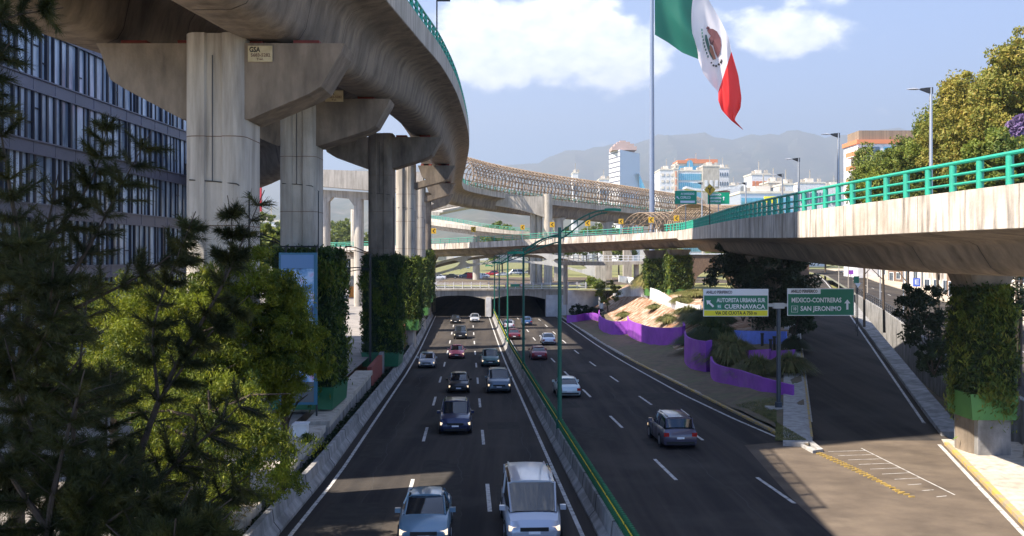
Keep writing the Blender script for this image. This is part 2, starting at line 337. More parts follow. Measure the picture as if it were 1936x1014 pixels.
for d in range(70, 200, 9):
    strip(mb, [(Xs0(d)*.5+Xs1(d)*.5, d, zst(d)+.008), (Xs0(d+3)*.5+Xs1(d+3)*.5, d+3, zst(d+3)+.008)], .15)
struct('road_markings', mb, M['paint'])
rp9 = random.Random(4)
mb = MB()
for i in range(26):
    u0 = rp9.choice((-5.6,-2.2,1.2,6.4,9.8,13.5)); d0 = rp9.uniform(28, 120); l_ = rp9.uniform(1.5, 9); w_ = rp9.uniform(.7, 2.6)
    strip(mb, [R(u0+w_/2, d0, .0015+.0001*i), R(u0+w_/2, d0+l_, .0015+.0001*i)], w_, 0)
struct('road_patch', mb, mat('darker asphalt patch', (.040,.037,.034), .92, spec=.06, col2=(.055,.05,.045), scale=2))
mb = MB()
for i, (u0, a_, b_) in enumerate(((-.4,20,60),(3.1,40,110),(-4.3,30,90),(11.3,30,80),(7.6,60,120),(15.2,50,100))):
    strip(mb, [R(u0+.12*math.sin(d*.9+i)+.05*math.sin(d*3.1), d, .003) for d in np.arange(a_, b_, .8)], .035, 0)
struct('crack_sealant', mb, M['joint'])
mb = MB(); 
for i in range(34):
    d = 51.5-.34*i; x = 15.75+.06*i-.0012*i*i
    z = zroad(d)
    mb.box(x-.09, x+.09, d-.05, d+.05, z+.012, z+.05)
for i in range(40):
    d = 56-.42*i; x = 17.75-.0461*d+.2+.013*i
    z = zroad(d); mb.box(x-.12, x+.12, d-.05, d+.05, z+.012, z+.06)
o = obj('lane_stud', mb, mat('dirty yellow stud', (.45,.29,.05), .7, col2=(.22,.16,.06), scale=5)); tag(o, 'rows of small yellow raised studs on the asphalt at the tip of the kerbed island', 'road studs', kind='stuff')

# ------------------------------------------------------------------ left concrete barrier, ledge walls
mb = MB(); pth = [R(interp(d, [(20,-7.15),(34,-7.0),(44,-6.75),(90,-6.65),(187,-7.1)]), d) for d in Ds if d > 10]
mb.sweep(pth, [(.28,0),(.28,.12),(.06,.4),(0,.85),(-.22,.85),(-.28,.4),(-.5,.12),(-.5,-.3)])
root = thing('road_barrier', R(-7, 40), 'long grey sloped concrete barrier along the left edge of the lower expressway', 'barrier')
obj('barrier_wall', mb, M['conc_w'], root)
for d in range(22, 180, 6): 
    mb = MB(); p = R(interp(d, [(20,-7.15),(34,-7.0),(44,-6.75),(90,-6.65),(187,-7.1)]), d); mb.sweep([p, p+Vector((0,.05,0))], [(.29,0),(.29,.12),(.07,.4),(.01,.86),(-.23,.86),(-.29,.4)])
    obj('joint', mb, M['joint'], root)
def ledge(name, d0, d1, ztop, lab, th=2.2, m='conc_l'):
    t = thing(name, R(-8, d0), lab, 'ledge')
    q = MB(); n = max(2, int((d1-d0)/3)); ps = [Vector((-7.75-.0461*(d0+(d1-d0)*i/n), d0+(d1-d0)*i/n, ztop)) for i in range(n+1)]
    q.sweep(ps, [(0,-3.2),(0,-.32),(-th,-.32),(-th,-3.2)]); obj('wall', q, M['conc_w'], t)
    q = MB(); q.sweep(ps, [(.12,-.32),(.12,0),(-th,0),(-th,-.32)]); obj('coping', q, M[m], t)
    for i in range(1, n): q = MB(); q.box(ps[i].x-.02, ps[i].x+.012, ps[i].y-.03, ps[i].y+.03, ztop-3, ztop-.33); obj('joint', q, M['joint'], t)
    return t
ledge('concrete_ledge', 24, 35.2, .95, 'broad concrete ledge covered in litter at the bottom left beside the barrier', 3.5)
ledge('concrete_ledge', 37.0, 51, .95, 'broad pale concrete ledge carrying the small white box', 3.2)
ledge('concrete_ledge', 52.5, 76, .9, 'long narrow concrete ledge wall between the first two planted piers', 1.2)
t = thing('boundary_wall', R(-8.2, 78), 'retaining wall of alternating brick red and grey panels beside the left carriageway', 'wall')
for i in range(11):
    q = MB(); a = 76.5+i*9.7; b = a+9.5
    q.sweep([(-7.75-.0461*a, a, 0), (-7.75-.0461*b, b, 0)], [(0,-3.2),(0,1.1+.12*i),(-.35,1.1+.12*i),(-.35,-3.2)]); obj('panel', q, M['brick_r'] if i % 2 == 0 else M['conc_w'], t)
q = MB(); q.box(-10.95,-10.3,47.6,48.3,.96,1.55); q.box(-11.0,-10.25,47.55,48.35,1.55,1.62); o = obj('utility_box', q, M['white']); tag(o, 'small white utility box standing on the pale concrete ledge', 'box')
# weeds on ledge, kerb beside dark ditch
# ------------------------------------------------------------------ median
root = thing('median_barrier', R(5, 30), 'grey concrete median wall dividing the two carriageways', 'barrier')
mb = MB(); mpath = [R(5.0, d) for d in Ds if d > 6 and d < 186]
mb.sweep(mpath, [(-.42,0),(-.42,.1),(-.2,.35),(-.14,.95),(.14,.95),(.2,.35),(.42,.1),(.42,0)]); obj('barrier_wall', mb, M['conc_w'], root)
for d in range(12, 184, 4): p = R(5.0, d); mb = MB(); mb.sweep([p, p+Vector((0,.05,0))], [(-.43,0),(-.43,.1),(-.21,.35),(-.15,.96),(.15,.96),(.21,.35),(.43,.1),(.43,0)]); obj('joint', mb, M['joint'], root)
fence = thing('median_fence', R(5.0, 20, .95), 'green slatted screen fence with yellow reflectors on top of the median wall', 'fence')
for k in range(43):
    d0 = 14+4*k; q = MB(); y = MB()
    for i in range(16):
        p = R(5.0, d0+.25*i+.1, .95); q.box(p.x-.06, p.x+.06, p.y-.012, p.y+.012, p.z, p.z+.62); 

    y.sweep([R(4.93, d0+.05+i*.12, 1.36+.03*(i % 2)) for i in range(33)], [(-.012,-.03),(.0,-.03),(.0,.03),(-.012,.03)])
    q.sweep([R(5.0, d0, 1.02), R(5.0, d0+3.95, 1.02)], [(-.03,-.03),(.03,-.03),(.03,.03),(-.03,.03)])
    q.sweep([R(5.0, d0, 1.45), R(5.0, d0+3.95, 1.45)], [(-.02,-.03),(.02,-.03),(.02,.03),(-.02,.03)])
    pn = obj('fence_panel', q, M['fence_g'], fence); obj('reflector_row', y, M['yellow'], pn)
def lamp_median(d, i):
    p = R(5.0, d, .9); t = thing('street_lamp', p, ['tall green street lamp on the median nearest the camera', 'second green street lamp along the median wall', 'third green street lamp along the median wall', 'fourth green street lamp along the median wall', 'fifth green street lamp along the median, close to the tunnel mouth'][i], 'street lamp', 'green street lamps on the median')
    H = 11.9-.9; q = MB(); q.tube([p, p+Vector((0,0,H*.5)), p+Vector((0,0,H))], [.13,.11,.09], 12); obj('pole', q, M['teal_d'], t, True)
    q = MB(); q.tube([p, p+Vector((0,0,.5))], .2, 12); obj('base_collar', q, M['teal_d'], t, True)
    for s in (1, -1):
        q = MB(); A = p+Vector((0,0,H-.3)); 
        if s > 0: c1 = [A+Vector((2.6*k/8, 0, 1.25*math.sin(k/8*math.pi/2))) for k in range(9)]; c2 = [A+Vector((2.6*k/8, 0, -.35+1.45*math.sin(k/8*math.pi/2)**1.3)) for k in range(9)]
        else: c1 = [A+Vector((-2.1*k/8, 0, -.1-1.0*(k/8)**1.6)) for k in range(9)]; c2 = [A+Vector((-2.1*k/8, 0, -.5-.75*(k/8)**1.3)) for k in range(9)]
        q.tube(c1, .045, 6); q.tube(c2, .045, 6)
        for k in range(1, 8, 2): q.tube([c1[k], c2[k]], .025, 5)
        obj('arm', q, M['teal_d'], t)
        e = c1[-1]; q = MB(); q.sweep([e+Vector((-.15*s,0,-.02)), e+Vector((.3*s,0,0)), e+Vector((.75*s,0,-.04))], lambda i: [(-[.08,.16,.07][i],-.04),(-[.06,.12,.05][i],.1),([.06,.12,.05][i],.1),([.08,.16,.07][i],-.04)]); obj('lamp_head', q, M['sign_g'], t)
for i, d in enumerate((52, 86, 120, 153, 180)): lamp_median(d, i)

# ------------------------------------------------------------------ railings of round tubes
def railing(path, parent, spacing=1.8, h=1.0, r_post=.125, r_rail=.06, mname='teal', name='railing', maxposts=100, nrail=3, side=None):
    """continuous rails with posts of their own"""
    path = [Vector(p) for p in path]; q = MB(); n = 8 if r_post > .1 else 6
    for k in range(nrail):
        hh = h*(k+1)/nrail-(.0 if k == nrail-1 else .08); q.tube([p+Vector((0,0,hh)) for p in path], r_rail*(1.25 if k == nrail-1 else .9), n)
    rl = obj(name, q, M[mname], parent, True)
    # points at equal spacing
    pts = []; acc = 0; nxt = .3
    for a, b in zip(path, path[1:]):
        l = (b-a).length
        while nxt <= acc+l: pts.append(a+(b-a)*((nxt-acc)/l)); nxt += spacing
        acc += l
    pts.sort(key=lambda p: (p-Vector((0,0,CZ))).length)
    q = MB(); q.tube([(0,0,0),(0,0,h*.93)], r_post, 10); me = bpy.data.meshes.new('post'); me.from_pydata([tuple(v) for v in q.v], [], q.f); me.materials.append(M[mname])
    me.polygons.foreach_set('use_smooth', [True]*len(me.polygons)); me.set_sharp_from_angle(angle=.9); me.update()
    w = wloc(parent)
    for p in pts[:maxposts]:
        o = link('post', me, rl); o.location = p-w
    if len(pts) > maxposts:
        q = MB()
        for p in pts[maxposts:]: q.tube([p, p+Vector((0,0,h*.93))], r_post, 6)
        o = obj('far_post', q, M[mname], rl); o['kind'] = 'stuff'
    return rl

# ------------------------------------------------------------------ the high viaduct on the left
EDGE = [(-60,-9,23.2),(-10,-7.6,23.4),(20,-6.8,23.1),(37.5,-6.0,23.6),(56,-5.4,24.9),(71,-5.0,26.0),(90,-4.85,26.6),(120,-5.4,26.8),(150,-7.2,26.9),(180,-9.3,27.0),(200,-10.4,27.0),(212,-9.5,26.7),(227,-1.5,26.0),(247,11.2,25.5),(267,27,25.0),(290,44,24.5),(318,64,24.0),(360,95,23.3)]
epath = cr([(x, d, z) for d, x, z in EDGE], 3)
def box_prof(o, w=7.1, zt=0):     # o: lateral of outer (right) edge measured leftwards (negative = left)
    L_ = []
    def a(l, z): L_.append((-(o+l), z+zt))
    a(0,-.95); a(0,-2.25); a(.25,-2.35); a(1.0,-2.5); a(1.55,-2.75); a(1.85,-3.2); a(2.0,-3.9); a(2.15,-4.6); a(2.4,-5.0); a(2.9,-5.2)
    a(w-2.9,-5.2); a(w-2.4,-5.0); a(w-2.15,-4.6); a(w-2.0,-3.9); a(w-1.85,-3.2); a(w-1.55,-2.75); a(w-1.0,-2.5); a(w-.25,-2.35); a(w,-2.25); a(w,-1.75); a(.3,-1.75); a(.3,-.95)
    return L_
hi = thing('elevated_highway', (-12, 60, .7), 'huge stained concrete viaduct curving overhead on the left, carried on tall piers', 'viaduct')
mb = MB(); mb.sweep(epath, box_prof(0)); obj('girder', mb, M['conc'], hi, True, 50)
lpath = [p for p in epath if p.y < 112]
mb = MB(); lp2 = cr([(x-7.2, d, z) for d, x, z in EDGE if d <= 71]+[(-12.6,82,26.1),(-16.5,91,24.4),(-23,99,22.4),(-33,105,21.0),(-55,110,20),(-110,116,18.5)], 3)
mb.sweep(lp2, [(a, b) for a, b in box_prof(0)]); obj('girder', mb, M['conc'], hi, True, 50)
railing([p+Vector((.0,0,-.97)) for p in lp2 if p.x < -16], hi, 2.4, .95, .1, .06, name='railing')
# joints between the precast segments
for src in (epath, lp2):
    acc = 0
    for i in range(1, len(src)-1):
        acc += (src[i]-src[i-1]).length
        if acc > 6 and src[i].y > 20:
            acc = 0; t = (src[i+1]-src[i]).normalized()
            pr = box_prof(0); c = (-3.55, -3.0); pr = [(c[0]+(a-c[0])*1.004, c[1]+(b-c[1])*1.006) for a, b in pr[:19]]
            mb = MB(); mb.sweep([src[i], src[i]+t*.05], pr, closed=False); obj('segment_joint', mb, M['joint'], hi)
railing([p+Vector((-.15,0,-.97)) for p in epath if 30 < p.y < 320 and p.x < 60], hi, 2.2, .97, .11, .06, maxposts=95)
# fascia skin, paler, only the outer lip
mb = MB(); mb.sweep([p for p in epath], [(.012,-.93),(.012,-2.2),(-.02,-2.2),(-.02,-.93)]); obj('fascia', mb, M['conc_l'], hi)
# electrical duct hung below and drain elbow boxes
PIERS = [(37.5, 424, 81, 399, -17.4, -6.96), (60, 571, 62, 315, None, -7.7), (90, 722, 46, 226, None, -6.6), (120, 768, 34, 168, None, -7.6), (150, 790, 28, 134, None, -9.4), (178, 803, 22, 112, None, -11.3)]
def pier(D, xc, wpx, ytop, xl, xr, i):
    W2 = 1.15; cx = (xc-CX)/F*D; ez = interp(D, [(d, z) for d, x, z in EDGE]); top = ez-5.45; ex = interp(D, [(d, x) for d, x, z in EDGE])
    xr = {37.5: -6.4, 60: -7.55}.get(D, ex-1.75); xl = -15.9 if D < 40 else ex-13.0 if D < 95 else ex-6.4
    lobe = lambda s: [(s*(W2-.55+.55*math.cos(a)), .95+.55*math.sin(a)) for a in (0, .4, .8, 1.2, 1.57)]
    pl = []
    for sx_, sy_ in ((1, 1), (-1, 1), (-1, -1), (1, -1)):
        arc = [(sx_*(W2-.5+.5*math.cos(a)), sy_*(.9+.5*math.sin(a))) for a in (0, .4, .8, 1.2, 1.57)]
        if sx_*sy_ < 0: arc = arc[::-1]
        pl += arc
        if sx_*sy_ > 0 and sx_ > 0: pl += [(.35, 1.4), (.28, 1.28), (-.28, 1.28), (-.35, 1.4)]
        if sx_ < 0 and sy_ < 0: pl += [(-.35, -1.4), (-.28, -1.28), (.28, -1.28), (.35, -1.4)]
    q = MB(); q.prism([(cx+a, D+b) for a, b in pl], 'z', -4, top+.35); pr = obj('pier', q, M['conc_l' if i in (0, 1, 3, 4) else 'conc'], hi, True, 35)  # third pier gets the darker concrete, its shade put into the colour
    for kz in range(4):
        zf = top-3.6-3.4*kz
        if zf > 2: q = MB(); q.prism([(cx+a*1.004, D+b*1.004) for a, b in pl], 'z', zf, zf+.035); obj('formwork_line', q, M['brick'], pr)
    q = MB(); q.prism([(xl, top), (xl+.15, top-.3), (xl+.55, top-1.4), (xl+1.1, top-1.75), (cx-1.3, top-2.9), (cx+1.3, top-2.9), (xr-1.4, top-1.95), (xr-.9, top-1.65), (xr-.12, top-.3), (xr, top)][::-1], 'y', D-1.1, D+1.1)
    obj('cap', q, M['conc'], pr)
    for bx in (xl+1.2, xl+3.4, xr-1.6, xr-3.8):
        if xl+.3 < bx < xr: q = MB(); q.box(bx-.5, bx+.5, D-.5, D+.5, top, top+.25); obj('bearing', q, M['brick_r'], pr)
    q = MB(); q.tube([(cx-1.19, D-.6, top-5.2), (cx-.9, D-1.4, top-5.25), (cx, D-1.33, top-5.3), (cx+.9, D-1.42, top-5.4), (cx+1.2, D-.6, top-5.7)], .022, 5); q.tube([(cx-.05, D-1.33, top-.5), (cx-.05, D-1.33, top-5.3)], .02, 5); q.tube([(cx+1.18, D-.7, top-5.7), (cx+1.18, D-.7, 1)], .03, 5)
    obj('conduit', q, M['dark'], pr)
    return cx, top
PT = [pier(*p, i) for i, p in enumerate(PIERS)]
# brace under deck near first pier
q = MB(); q.tube([(-15.5,35.5,19.7),(-9,35.5,20.2)], .07, 5); q.tube([(-14,35.2,21),(-12,35.5,19.7),(-9.6,35.2,21)], .06, 5); obj('steel_brace', q, M['dark'], hi)
# phone placards on the caps
for k, (D, px, py, w, h, lab) in enumerate(((36.35, 492, 102, 46, 30, 'faded cream placard bolted to the crosshead of the nearest viaduct pier'), (58.85, 632, 182, 34, 21, 'small faded placard on the crosshead of the second viaduct pier'))):
    c = P(px, py, D); sc = D/F; t = thing('placard', c, lab, 'placard'); q = MB(); q.box(c.x-w/2*sc, c.x+w/2*sc, D-.03, D+.03, c.z-h/2*sc, c.z+h/2*sc); obj('board', q, mat('faded board', (.55,.47,.30), .8, col2=(.4,.32,.18), scale=2), t)
    text('lettering', 'GSA', .33*h*sc*1.4, .45*w*sc, M['black'], (c.x-.22*w*sc, D-.035, c.z+.24*h*sc), t); text('lettering', '5683-5282', .3*h*sc, .8*w*sc, M['brick'], (c.x+.02*w*sc, D-.035, c.z-.1*h*sc), t); text('lettering', 'Tel.', .2*h*sc, .3*w*sc, M['brick'], (c.x, D-.035, c.z-.35*h*sc), t)

# ------------------------------------------------------------------ leaves
def rq(n, rs): 
    v = rs.normal(size=(n, 3)); return v/np.linalg.norm(v, axis=1)[:, None]
def leaves(cen, size, rs, aspect=.45, droop=0, normal_up=0):
    n = len(cen); a = rq(n, rs); a[:,2] -= droop; a /= np.linalg.norm(a, axis=1)[:, None]
    b = rq(n, rs); b = np.cross(a, b); b /= np.linalg.norm(b, axis=1)[:, None]+1e-9
    s = size*(.6+.8*rs.random(n))[:, None]; a = a*s; b = b*s*aspect
    V = np.stack([cen-a, cen-b*.9+a*.1, cen+a, cen+b*.9+a*.1], 1).reshape(-1, 3); Q = np.arange(4*n).reshape(n, 4); return V, Q
def crown_pts(c, r, nclump, per, rs, clump=.22, hollow=.55):
    d = rq(nclump, rs); rad = hollow+(1-hollow)*rs.random(nclump)**.6
    d[:,2] = d[:,2]*.9+.08
    cc = d*rad[:, None]*np.array(r); cr_ = clump*np.mean(r)*(.6+.8*rs.random(nclump))
    p = rq(nclump*per, rs)*(rs.random(nclump*per)**.45)[:, None]
    p = p.reshape(nclump, per, 3)*cr_[:, None, None]; p[:,:,2] *= .7
    return (cc[:, None, :]+p).reshape(-1, 3)+np.array(c)
def tree(name, base, h, r, lab, leaf, seed, group=None, n=9000, ls=.16, cat='tree', trunk=.3, zc=None, clumps=None, droop=0, lm=None, lobes=None, asp=.5):
    rs = np.random.RandomState(seed); base = Vector(base); t = thing(name, base, lab, cat, group)
    q = MB(); top = base+Vector((rs.uniform(-.4,.4), 0, h*.75)); mid = base+Vector((rs.uniform(-.3,.3), .1, h*.4))
    q.tube([base-Vector((0,0,.3)), mid, top], [trunk, trunk*.7, trunk*.2], 8)
    for i in range(7):
        s = base.lerp(top, .35+.08*i); an = rs.uniform(0, 6.28); e = s+Vector((math.cos(an)*r[0]*.75, math.sin(an)*r[1]*.75, r[2]*rs.uniform(.1,.6))); m = s.lerp(e, .5)+Vector((0,0,.3)); q.tube([s, m, e], [trunk*.4, trunk*.25, trunk*.08], 6)
    obj('trunk', q, M['bark'], t, True)
    c = (base.x, base.y, base.z+(zc if zc is not None else h-r[2]*.9)); nc = clumps or 70; pts = []
    if lobes:
        for (ox, oy, oz, k) in lobes: pts.append(crown_pts((c[0]+ox*r[0], c[1]+oy*r[1], c[2]+oz*r[2]), [k*v for v in r], max(8, int(nc*k*k)), n//nc, rs, clump=.26))
        pts = np.concatenate(pts)
    else: pts = crown_pts(c, r, nc, n//nc, rs)
    V, Q = leaves(pts, ls, rs, asp, droop); npobj('crown', V, Q, M[lm or leaf], t)
    return t
LOB = [(0,0,.1,.75),(-.5,0,-.15,.5),(.5,.1,-.1,.5),(.1,0,.55,.42),(-.3,-.2,.35,.4),(.35,-.2,.3,.4),(-.1,-.3,-.4,.45)]

# ------------------------------------------------------------------ planted boxes (vertical gardens) round the piers
def vgarden(cx, cy, w, dp, z0, z1, zb, lab, boxm, leafn, seed, n=9000, ls=.11, pedestal=True, group='planted green boxes around the piers', hang=None, solid='lf_dark'):
    t = thing('vertical_garden', (cx, cy, z0), lab, 'vertical garden', group); rs = np.random.RandomState(seed)
    q = MB(); q.prism([(cx-w/2-.1, zb+1.3), (cx-w/2+.0, zb), (cx+w/2-.0, zb), (cx+w/2+.1, zb+1.3)][::-1], 'y', cy-dp/2-.1, cy+dp/2+.1); obj('planter_box', q, M[boxm], t)
    q = MB(); q.box(cx-w/2+.14, cx+w/2-.14, cy-dp/2+.14, cy+dp/2-.14, zb+1.3, z1-.1); obj('planting_panel', q, M[solid], t)
    pts = []
    per = 2*(w+dp)
    u = rs.random(n)*per; z = zb+1.15+(z1-zb-1.1)*rs.random(n); off = rs.normal(0, .09, n)+.16*np.sin(z*2.1+u*1.7)*np.sin(z*.9+u*.6+seed)+.07*np.sin(z*5+u*4)
    X = np.where(u < w, cx-w/2+u, np.where(u < w+dp, cx+w/2+off, np.where(u < 2*w+dp, cx+w/2-(u-w-dp), cx-w/2-off)))
    Y = np.where(u < w, cy-dp/2-off, np.where(u < w+dp, cy-dp/2+(u-w), np.where(u < 2*w+dp, cy+dp/2+off, cy+dp/2-(u-2*w-dp))))
    pts = np.stack([X, Y, z], 1)
    m = n//8; tp = np.stack([cx+(rs.random(m)-.5)*w, cy+(rs.random(m)-.5)*dp, z1+rs.normal(0, .14, m)], 1); pts = np.concatenate([pts, tp])
    V, Q = leaves(pts, ls, rs, .5, .6); npobj('foliage', V, Q, M[leafn], t)
    k = 34; ang = rs.randint(0, 4, k); cu_ = rs.random(k)-.5; cz_ = zb+1.3+(z1-zb-1.0)*rs.random(k); cp = []
    for a_, c_, z_ in zip(ang, cu_, cz_):
        o_ = (cx+c_*w, cy-dp/2-.08) if a_ < 2 else ((cx-w/2-.08, cy+c_*dp) if a_ == 2 else (cx+w/2+.08, cy+c_*dp)); mm = n//90
        cp.append(np.stack([o_[0]+rs.normal(0, .22, mm), o_[1]+rs.normal(0, .12, mm), z_-np.abs(rs.normal(0, .65, mm))], 1))
    V, Q = leaves(np.concatenate(cp), ls*1.35, rs, .3, 1.2); npobj('hanging_plants', V, Q, M['lf_vlit' if leafn == 'lf_vine' else 'lf_vine'], t)
    if pedestal:
        q = MB(); q.box(cx-w*.32, cx+w*.32, cy-dp*.3, cy+dp*.3, z0-3, zb); obj('pedestal', q, M['conc_l'], t)
    return t
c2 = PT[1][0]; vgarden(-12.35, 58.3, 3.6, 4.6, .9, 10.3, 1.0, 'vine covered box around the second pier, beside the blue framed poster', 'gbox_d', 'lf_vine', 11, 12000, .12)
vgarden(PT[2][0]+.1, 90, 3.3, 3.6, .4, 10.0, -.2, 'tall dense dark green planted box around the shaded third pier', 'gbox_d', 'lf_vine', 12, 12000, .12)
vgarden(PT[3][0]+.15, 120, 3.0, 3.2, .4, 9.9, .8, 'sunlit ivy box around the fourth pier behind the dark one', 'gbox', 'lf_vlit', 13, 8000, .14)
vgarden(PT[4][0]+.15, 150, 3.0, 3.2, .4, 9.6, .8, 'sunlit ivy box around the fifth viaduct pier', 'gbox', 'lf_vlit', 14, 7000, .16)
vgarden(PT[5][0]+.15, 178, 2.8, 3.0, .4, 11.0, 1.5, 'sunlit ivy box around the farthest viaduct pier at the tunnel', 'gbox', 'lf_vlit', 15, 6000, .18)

# ------------------------------------------------------------------ poster stand
t = thing('poster_stand', P(545, 765, 54), 'tall poster stand with a blue frame in front of the second planted pier', 'billboard')
a = P(528, 478, 54); b = P(600, 765, 54)
q = MB(); q.box(a.x, b.x, 53.9, 54.1, b.z, a.z); obj('frame', q, mat('cyan frame', (.02,.13,.22), .4), t)
pm = bpy.data.materials.new('printed poster'); pm.use_nodes = True; T = pm.node_tree; bs = T.nodes['Principled BSDF']; bs.inputs['Roughness'].default_value = .35
g = T.nodes.new('ShaderNodeNewGeometry'); n1 = T.nodes.new('ShaderNodeTexNoise'); n1.inputs['Scale'].default_value = 1.3; n1.inputs['Detail'].default_value = 6; T.links.new(g.outputs['Position'], n1.inputs['Vector'])
rp = T.nodes.new('ShaderNodeValToRGB'); T.links.new(n1.outputs['Fac'], rp.inputs[0]); e = rp.color_ramp.elements; e[0].position = .36; e[0].color = (.03,.06,.14,1); e[1].position = .68; e[1].color = (.62,.3,.5,1); x = e.new(.47); x.color = (.12,.3,.55,1); x = e.new(.57); x.color = (.45,.6,.8,1); T.links.new(rp.outputs[0], bs.inputs['Base Color'])
q = MB(); q.box(a.x+.12, b.x-.18, 53.86, 53.9, b.z+1.3, a.z-.9); obj('poster', q, pm, t)
q = MB(); q.box(a.x+.12, b.x-.18, 53.86, 53.9, b.z+.15, b.z+1.28); obj('poster_footer', q, mat('grey poster footer', (.10,.11,.12), .4), t)
q = MB(); q.box(a.x+.12, b.x-.18, 53.86, 53.9, a.z-.88, a.z-.12); obj('poster_header', q, mat('pale blue poster header', (.10,.22,.42), .4), t)
text('lettering', '4 marzo', .3, 1.1, M['sign_w'], (b.x-.85, 53.85, b.z+.95), t)
q = MB()
for xx in (a.x+.3, b.x-.1): q.tube([(xx, 54.3, b.z-1.2), (xx, 54.3, a.z+.4)], .06, 6)
q.tube([(a.x, 54.3, a.z+.35), (b.x, 54.3, a.z+.35)], .05, 6); obj('post', q, M['dark'], t)

# ------------------------------------------------------------------ right flyover
FAS = [(-40,17.5,12.1),(15,16.6,12.2),(30,16.0,12.3),(50,15.4,12.4),(74,17.4,12.85),(100,20.6,13.3),(125,23.4,13.65),(140,24.2,13.78),(150,22.0,13.75),(158,15.5,13.5),(165,7.5,13.2),(178,-4,12.8),(190,-17,12.4),(203,-34,12.1),(225,-70,11.5)]
fp = cr([(x, d, z) for d, x, z in FAS], 1.8)
rf = thing('flyover', (24, 49, 0), 'concrete flyover with a green railing coming from the right and crossing over the expressway', 'flyover')
w = 11.0
prof = [(0,0),(0,-1.42),(.2,-1.5),(2.0,-1.72),(2.35,-1.9),(2.6,-2.3),(2.9,-2.75),(3.3,-3.0),(3.9,-3.1),(w-3.9,-3.1),(w-3.3,-3.0),(w-2.9,-2.75),(w-2.6,-2.3),(w-2.35,-1.9),(w-.2,-1.5),(w,-1.42),(w,0),(w-.3,0),(w-.3,-.75),(.3,-.75),(.3,0)]
def pf(i):
    # shallower, straighter girder where it crosses the expressway
    y = fp[i].x; k = 0 if y > 20 else min(1, (20-y)/8)
    return [(a, b if b > -1.43 else -1.42+(b+1.42)*(1-.25*k)) for a, b in prof]
def pf2(i):
    d = fp[i].y; s = 1.0 if d < 140 else .78
    return [(a, b*s) for a, b in prof]
mb = MB(); mb.sweep(fp, pf2); obj('girder', mb, M['conc'], rf, True, 50)
mb = MB(); mb.sweep(fp, lambda i: [(-.012,.002),(-.012,-1.4*(1.0 if fp[i].y < 140 else .78)),(.02,-1.4*(1.0 if fp[i].y < 140 else .78)),(.02,.002)]); obj('fascia', mb, M['conc_f'], rf)
acc = 0
for i in range(1, len(fp)-1):
    acc += 1
    if acc % 2 == 0 and fp[i].y > 10:
        tt = (fp[i+1]-fp[i]).normalized(); mb = MB(); mb.sweep([fp[i], fp[i]+tt*.03], [(-.015,0),(-.015,-1.4)], closed=False); obj('panel_joint', mb, M['joint'], rf)
    if acc % 3 == 0 and fp[i].y > 10:
        tt = (fp[i+1]-fp[i]).normalized(); mb = MB(); mb.sweep([fp[i], fp[i]+tt*.05], [(a, b-.008) for a, b in prof[2:11]], closed=False); obj('segment_joint', mb, M['joint'], rf)
railing([p+Vector((.1,0,.0)) for p in fp if p.y < 148 and p.y > 20 and p.x > 15], rf, 1.8, 1.02, .125, .06, maxposts=75)
railing([p+Vector((0,.1,0)) for p in fp if p.x < 22 and p.y > 145], rf, 2.5, .95, .06, .045, name='railing', maxposts=25)
# side railing on far edge
def off(path, l, dz=0):
    out = []
    for i, p in enumerate(path):
        t_ = path[min(i+1, len(path)-1)]-path[max(i-1, 0)]; t_.z = 0; t_.normalize(); out.append(p+Vector((t_.y, -t_.x, 0))*l+Vector((0,0,dz)))
    return out
def fpier(x, y, zb, zt, w=2.3, d=2.6, parent=rf, m='conc'):
    q = MB(); pl = []
    for sx_, sy_ in ((1, 1), (-1, 1), (-1, -1), (1, -1)):
        arc = [(sx_*(w/2-.4+.4*math.cos(a)), sy_*(d/2-.4+.4*math.sin(a))) for a in (0, .5, 1.07, 1.57)]
        pl += arc if sx_*sy_ > 0 else arc[::-1]
    q.prism([(x+a, y+b) for a, b in pl], 'z', zb, zt-.9); o = obj('pier', q, M[m], parent, True, 35)
    q = MB(); n = len(pl); vs = [(x+a, y+b, zt-1.2) for a, b in pl]+[(x+a*1.6, y+b*1.1, zt+.1) for a, b in pl]; q.add(vs, [tuple(range(n))[::-1], tuple(range(n, 2*n))]+[(i, (i+1)%n, n+(i+1)%n, n+i) for i in range(n)]); obj('cap', q, M[m], o)
fpier(24.35, 49.5, -1.5, 9.35, 1.9, 2.2)
fpier(27.5, 104, -1.5, 10.0)
fpier(-17, 196.5, -1.5, 9.9)
vgarden(24.3, 49.3, 2.2, 2.5, .5, 8.35, 1.75, 'big hanging plant box with a lime green tub around the pier at the right edge', 'gbox', 'lf_vine', 21, 16000, .10, pedestal=False)
q = MB(); 
root = thing('pier_fascia', (22.9, 47.5, -.3), 'grey concrete foot of the right pier with a broken block beside it', 'pedestal')
q = MB(); q.box(23.55, 25.2, 48.1, 50.7, -1.5, 1.72); obj('foot', q, M['conc_w'], root)
q = MB(); q.box(25.75, 26.9, 46.9, 48.0, -.3, .55); obj('block', q, M['conc_l'], root)
# pier under the crossing, sunlit with vines, two shafts
for k, (px, D, zb, zt) in enumerate(((1283, 150, 2.5, 11.0), (1238, 156, 3.0, 10.9))):
    x = (px-CX)/F*D; fpier(x, D, zb-3, zt, 2.3, 2.3)
    vgarden(x, D, 3.5 if k == 0 else 3.0, 3.3, zb, 10.0-k*.5, 3.6, ['lit ivy box around the flyover pier standing above the orange gravel terrace', 'smaller lit ivy box just left of the pier above the orange gravel terrace'][k], 'gbox', 'lf_vlit', 31+k, 6000, .17, pedestal=False)
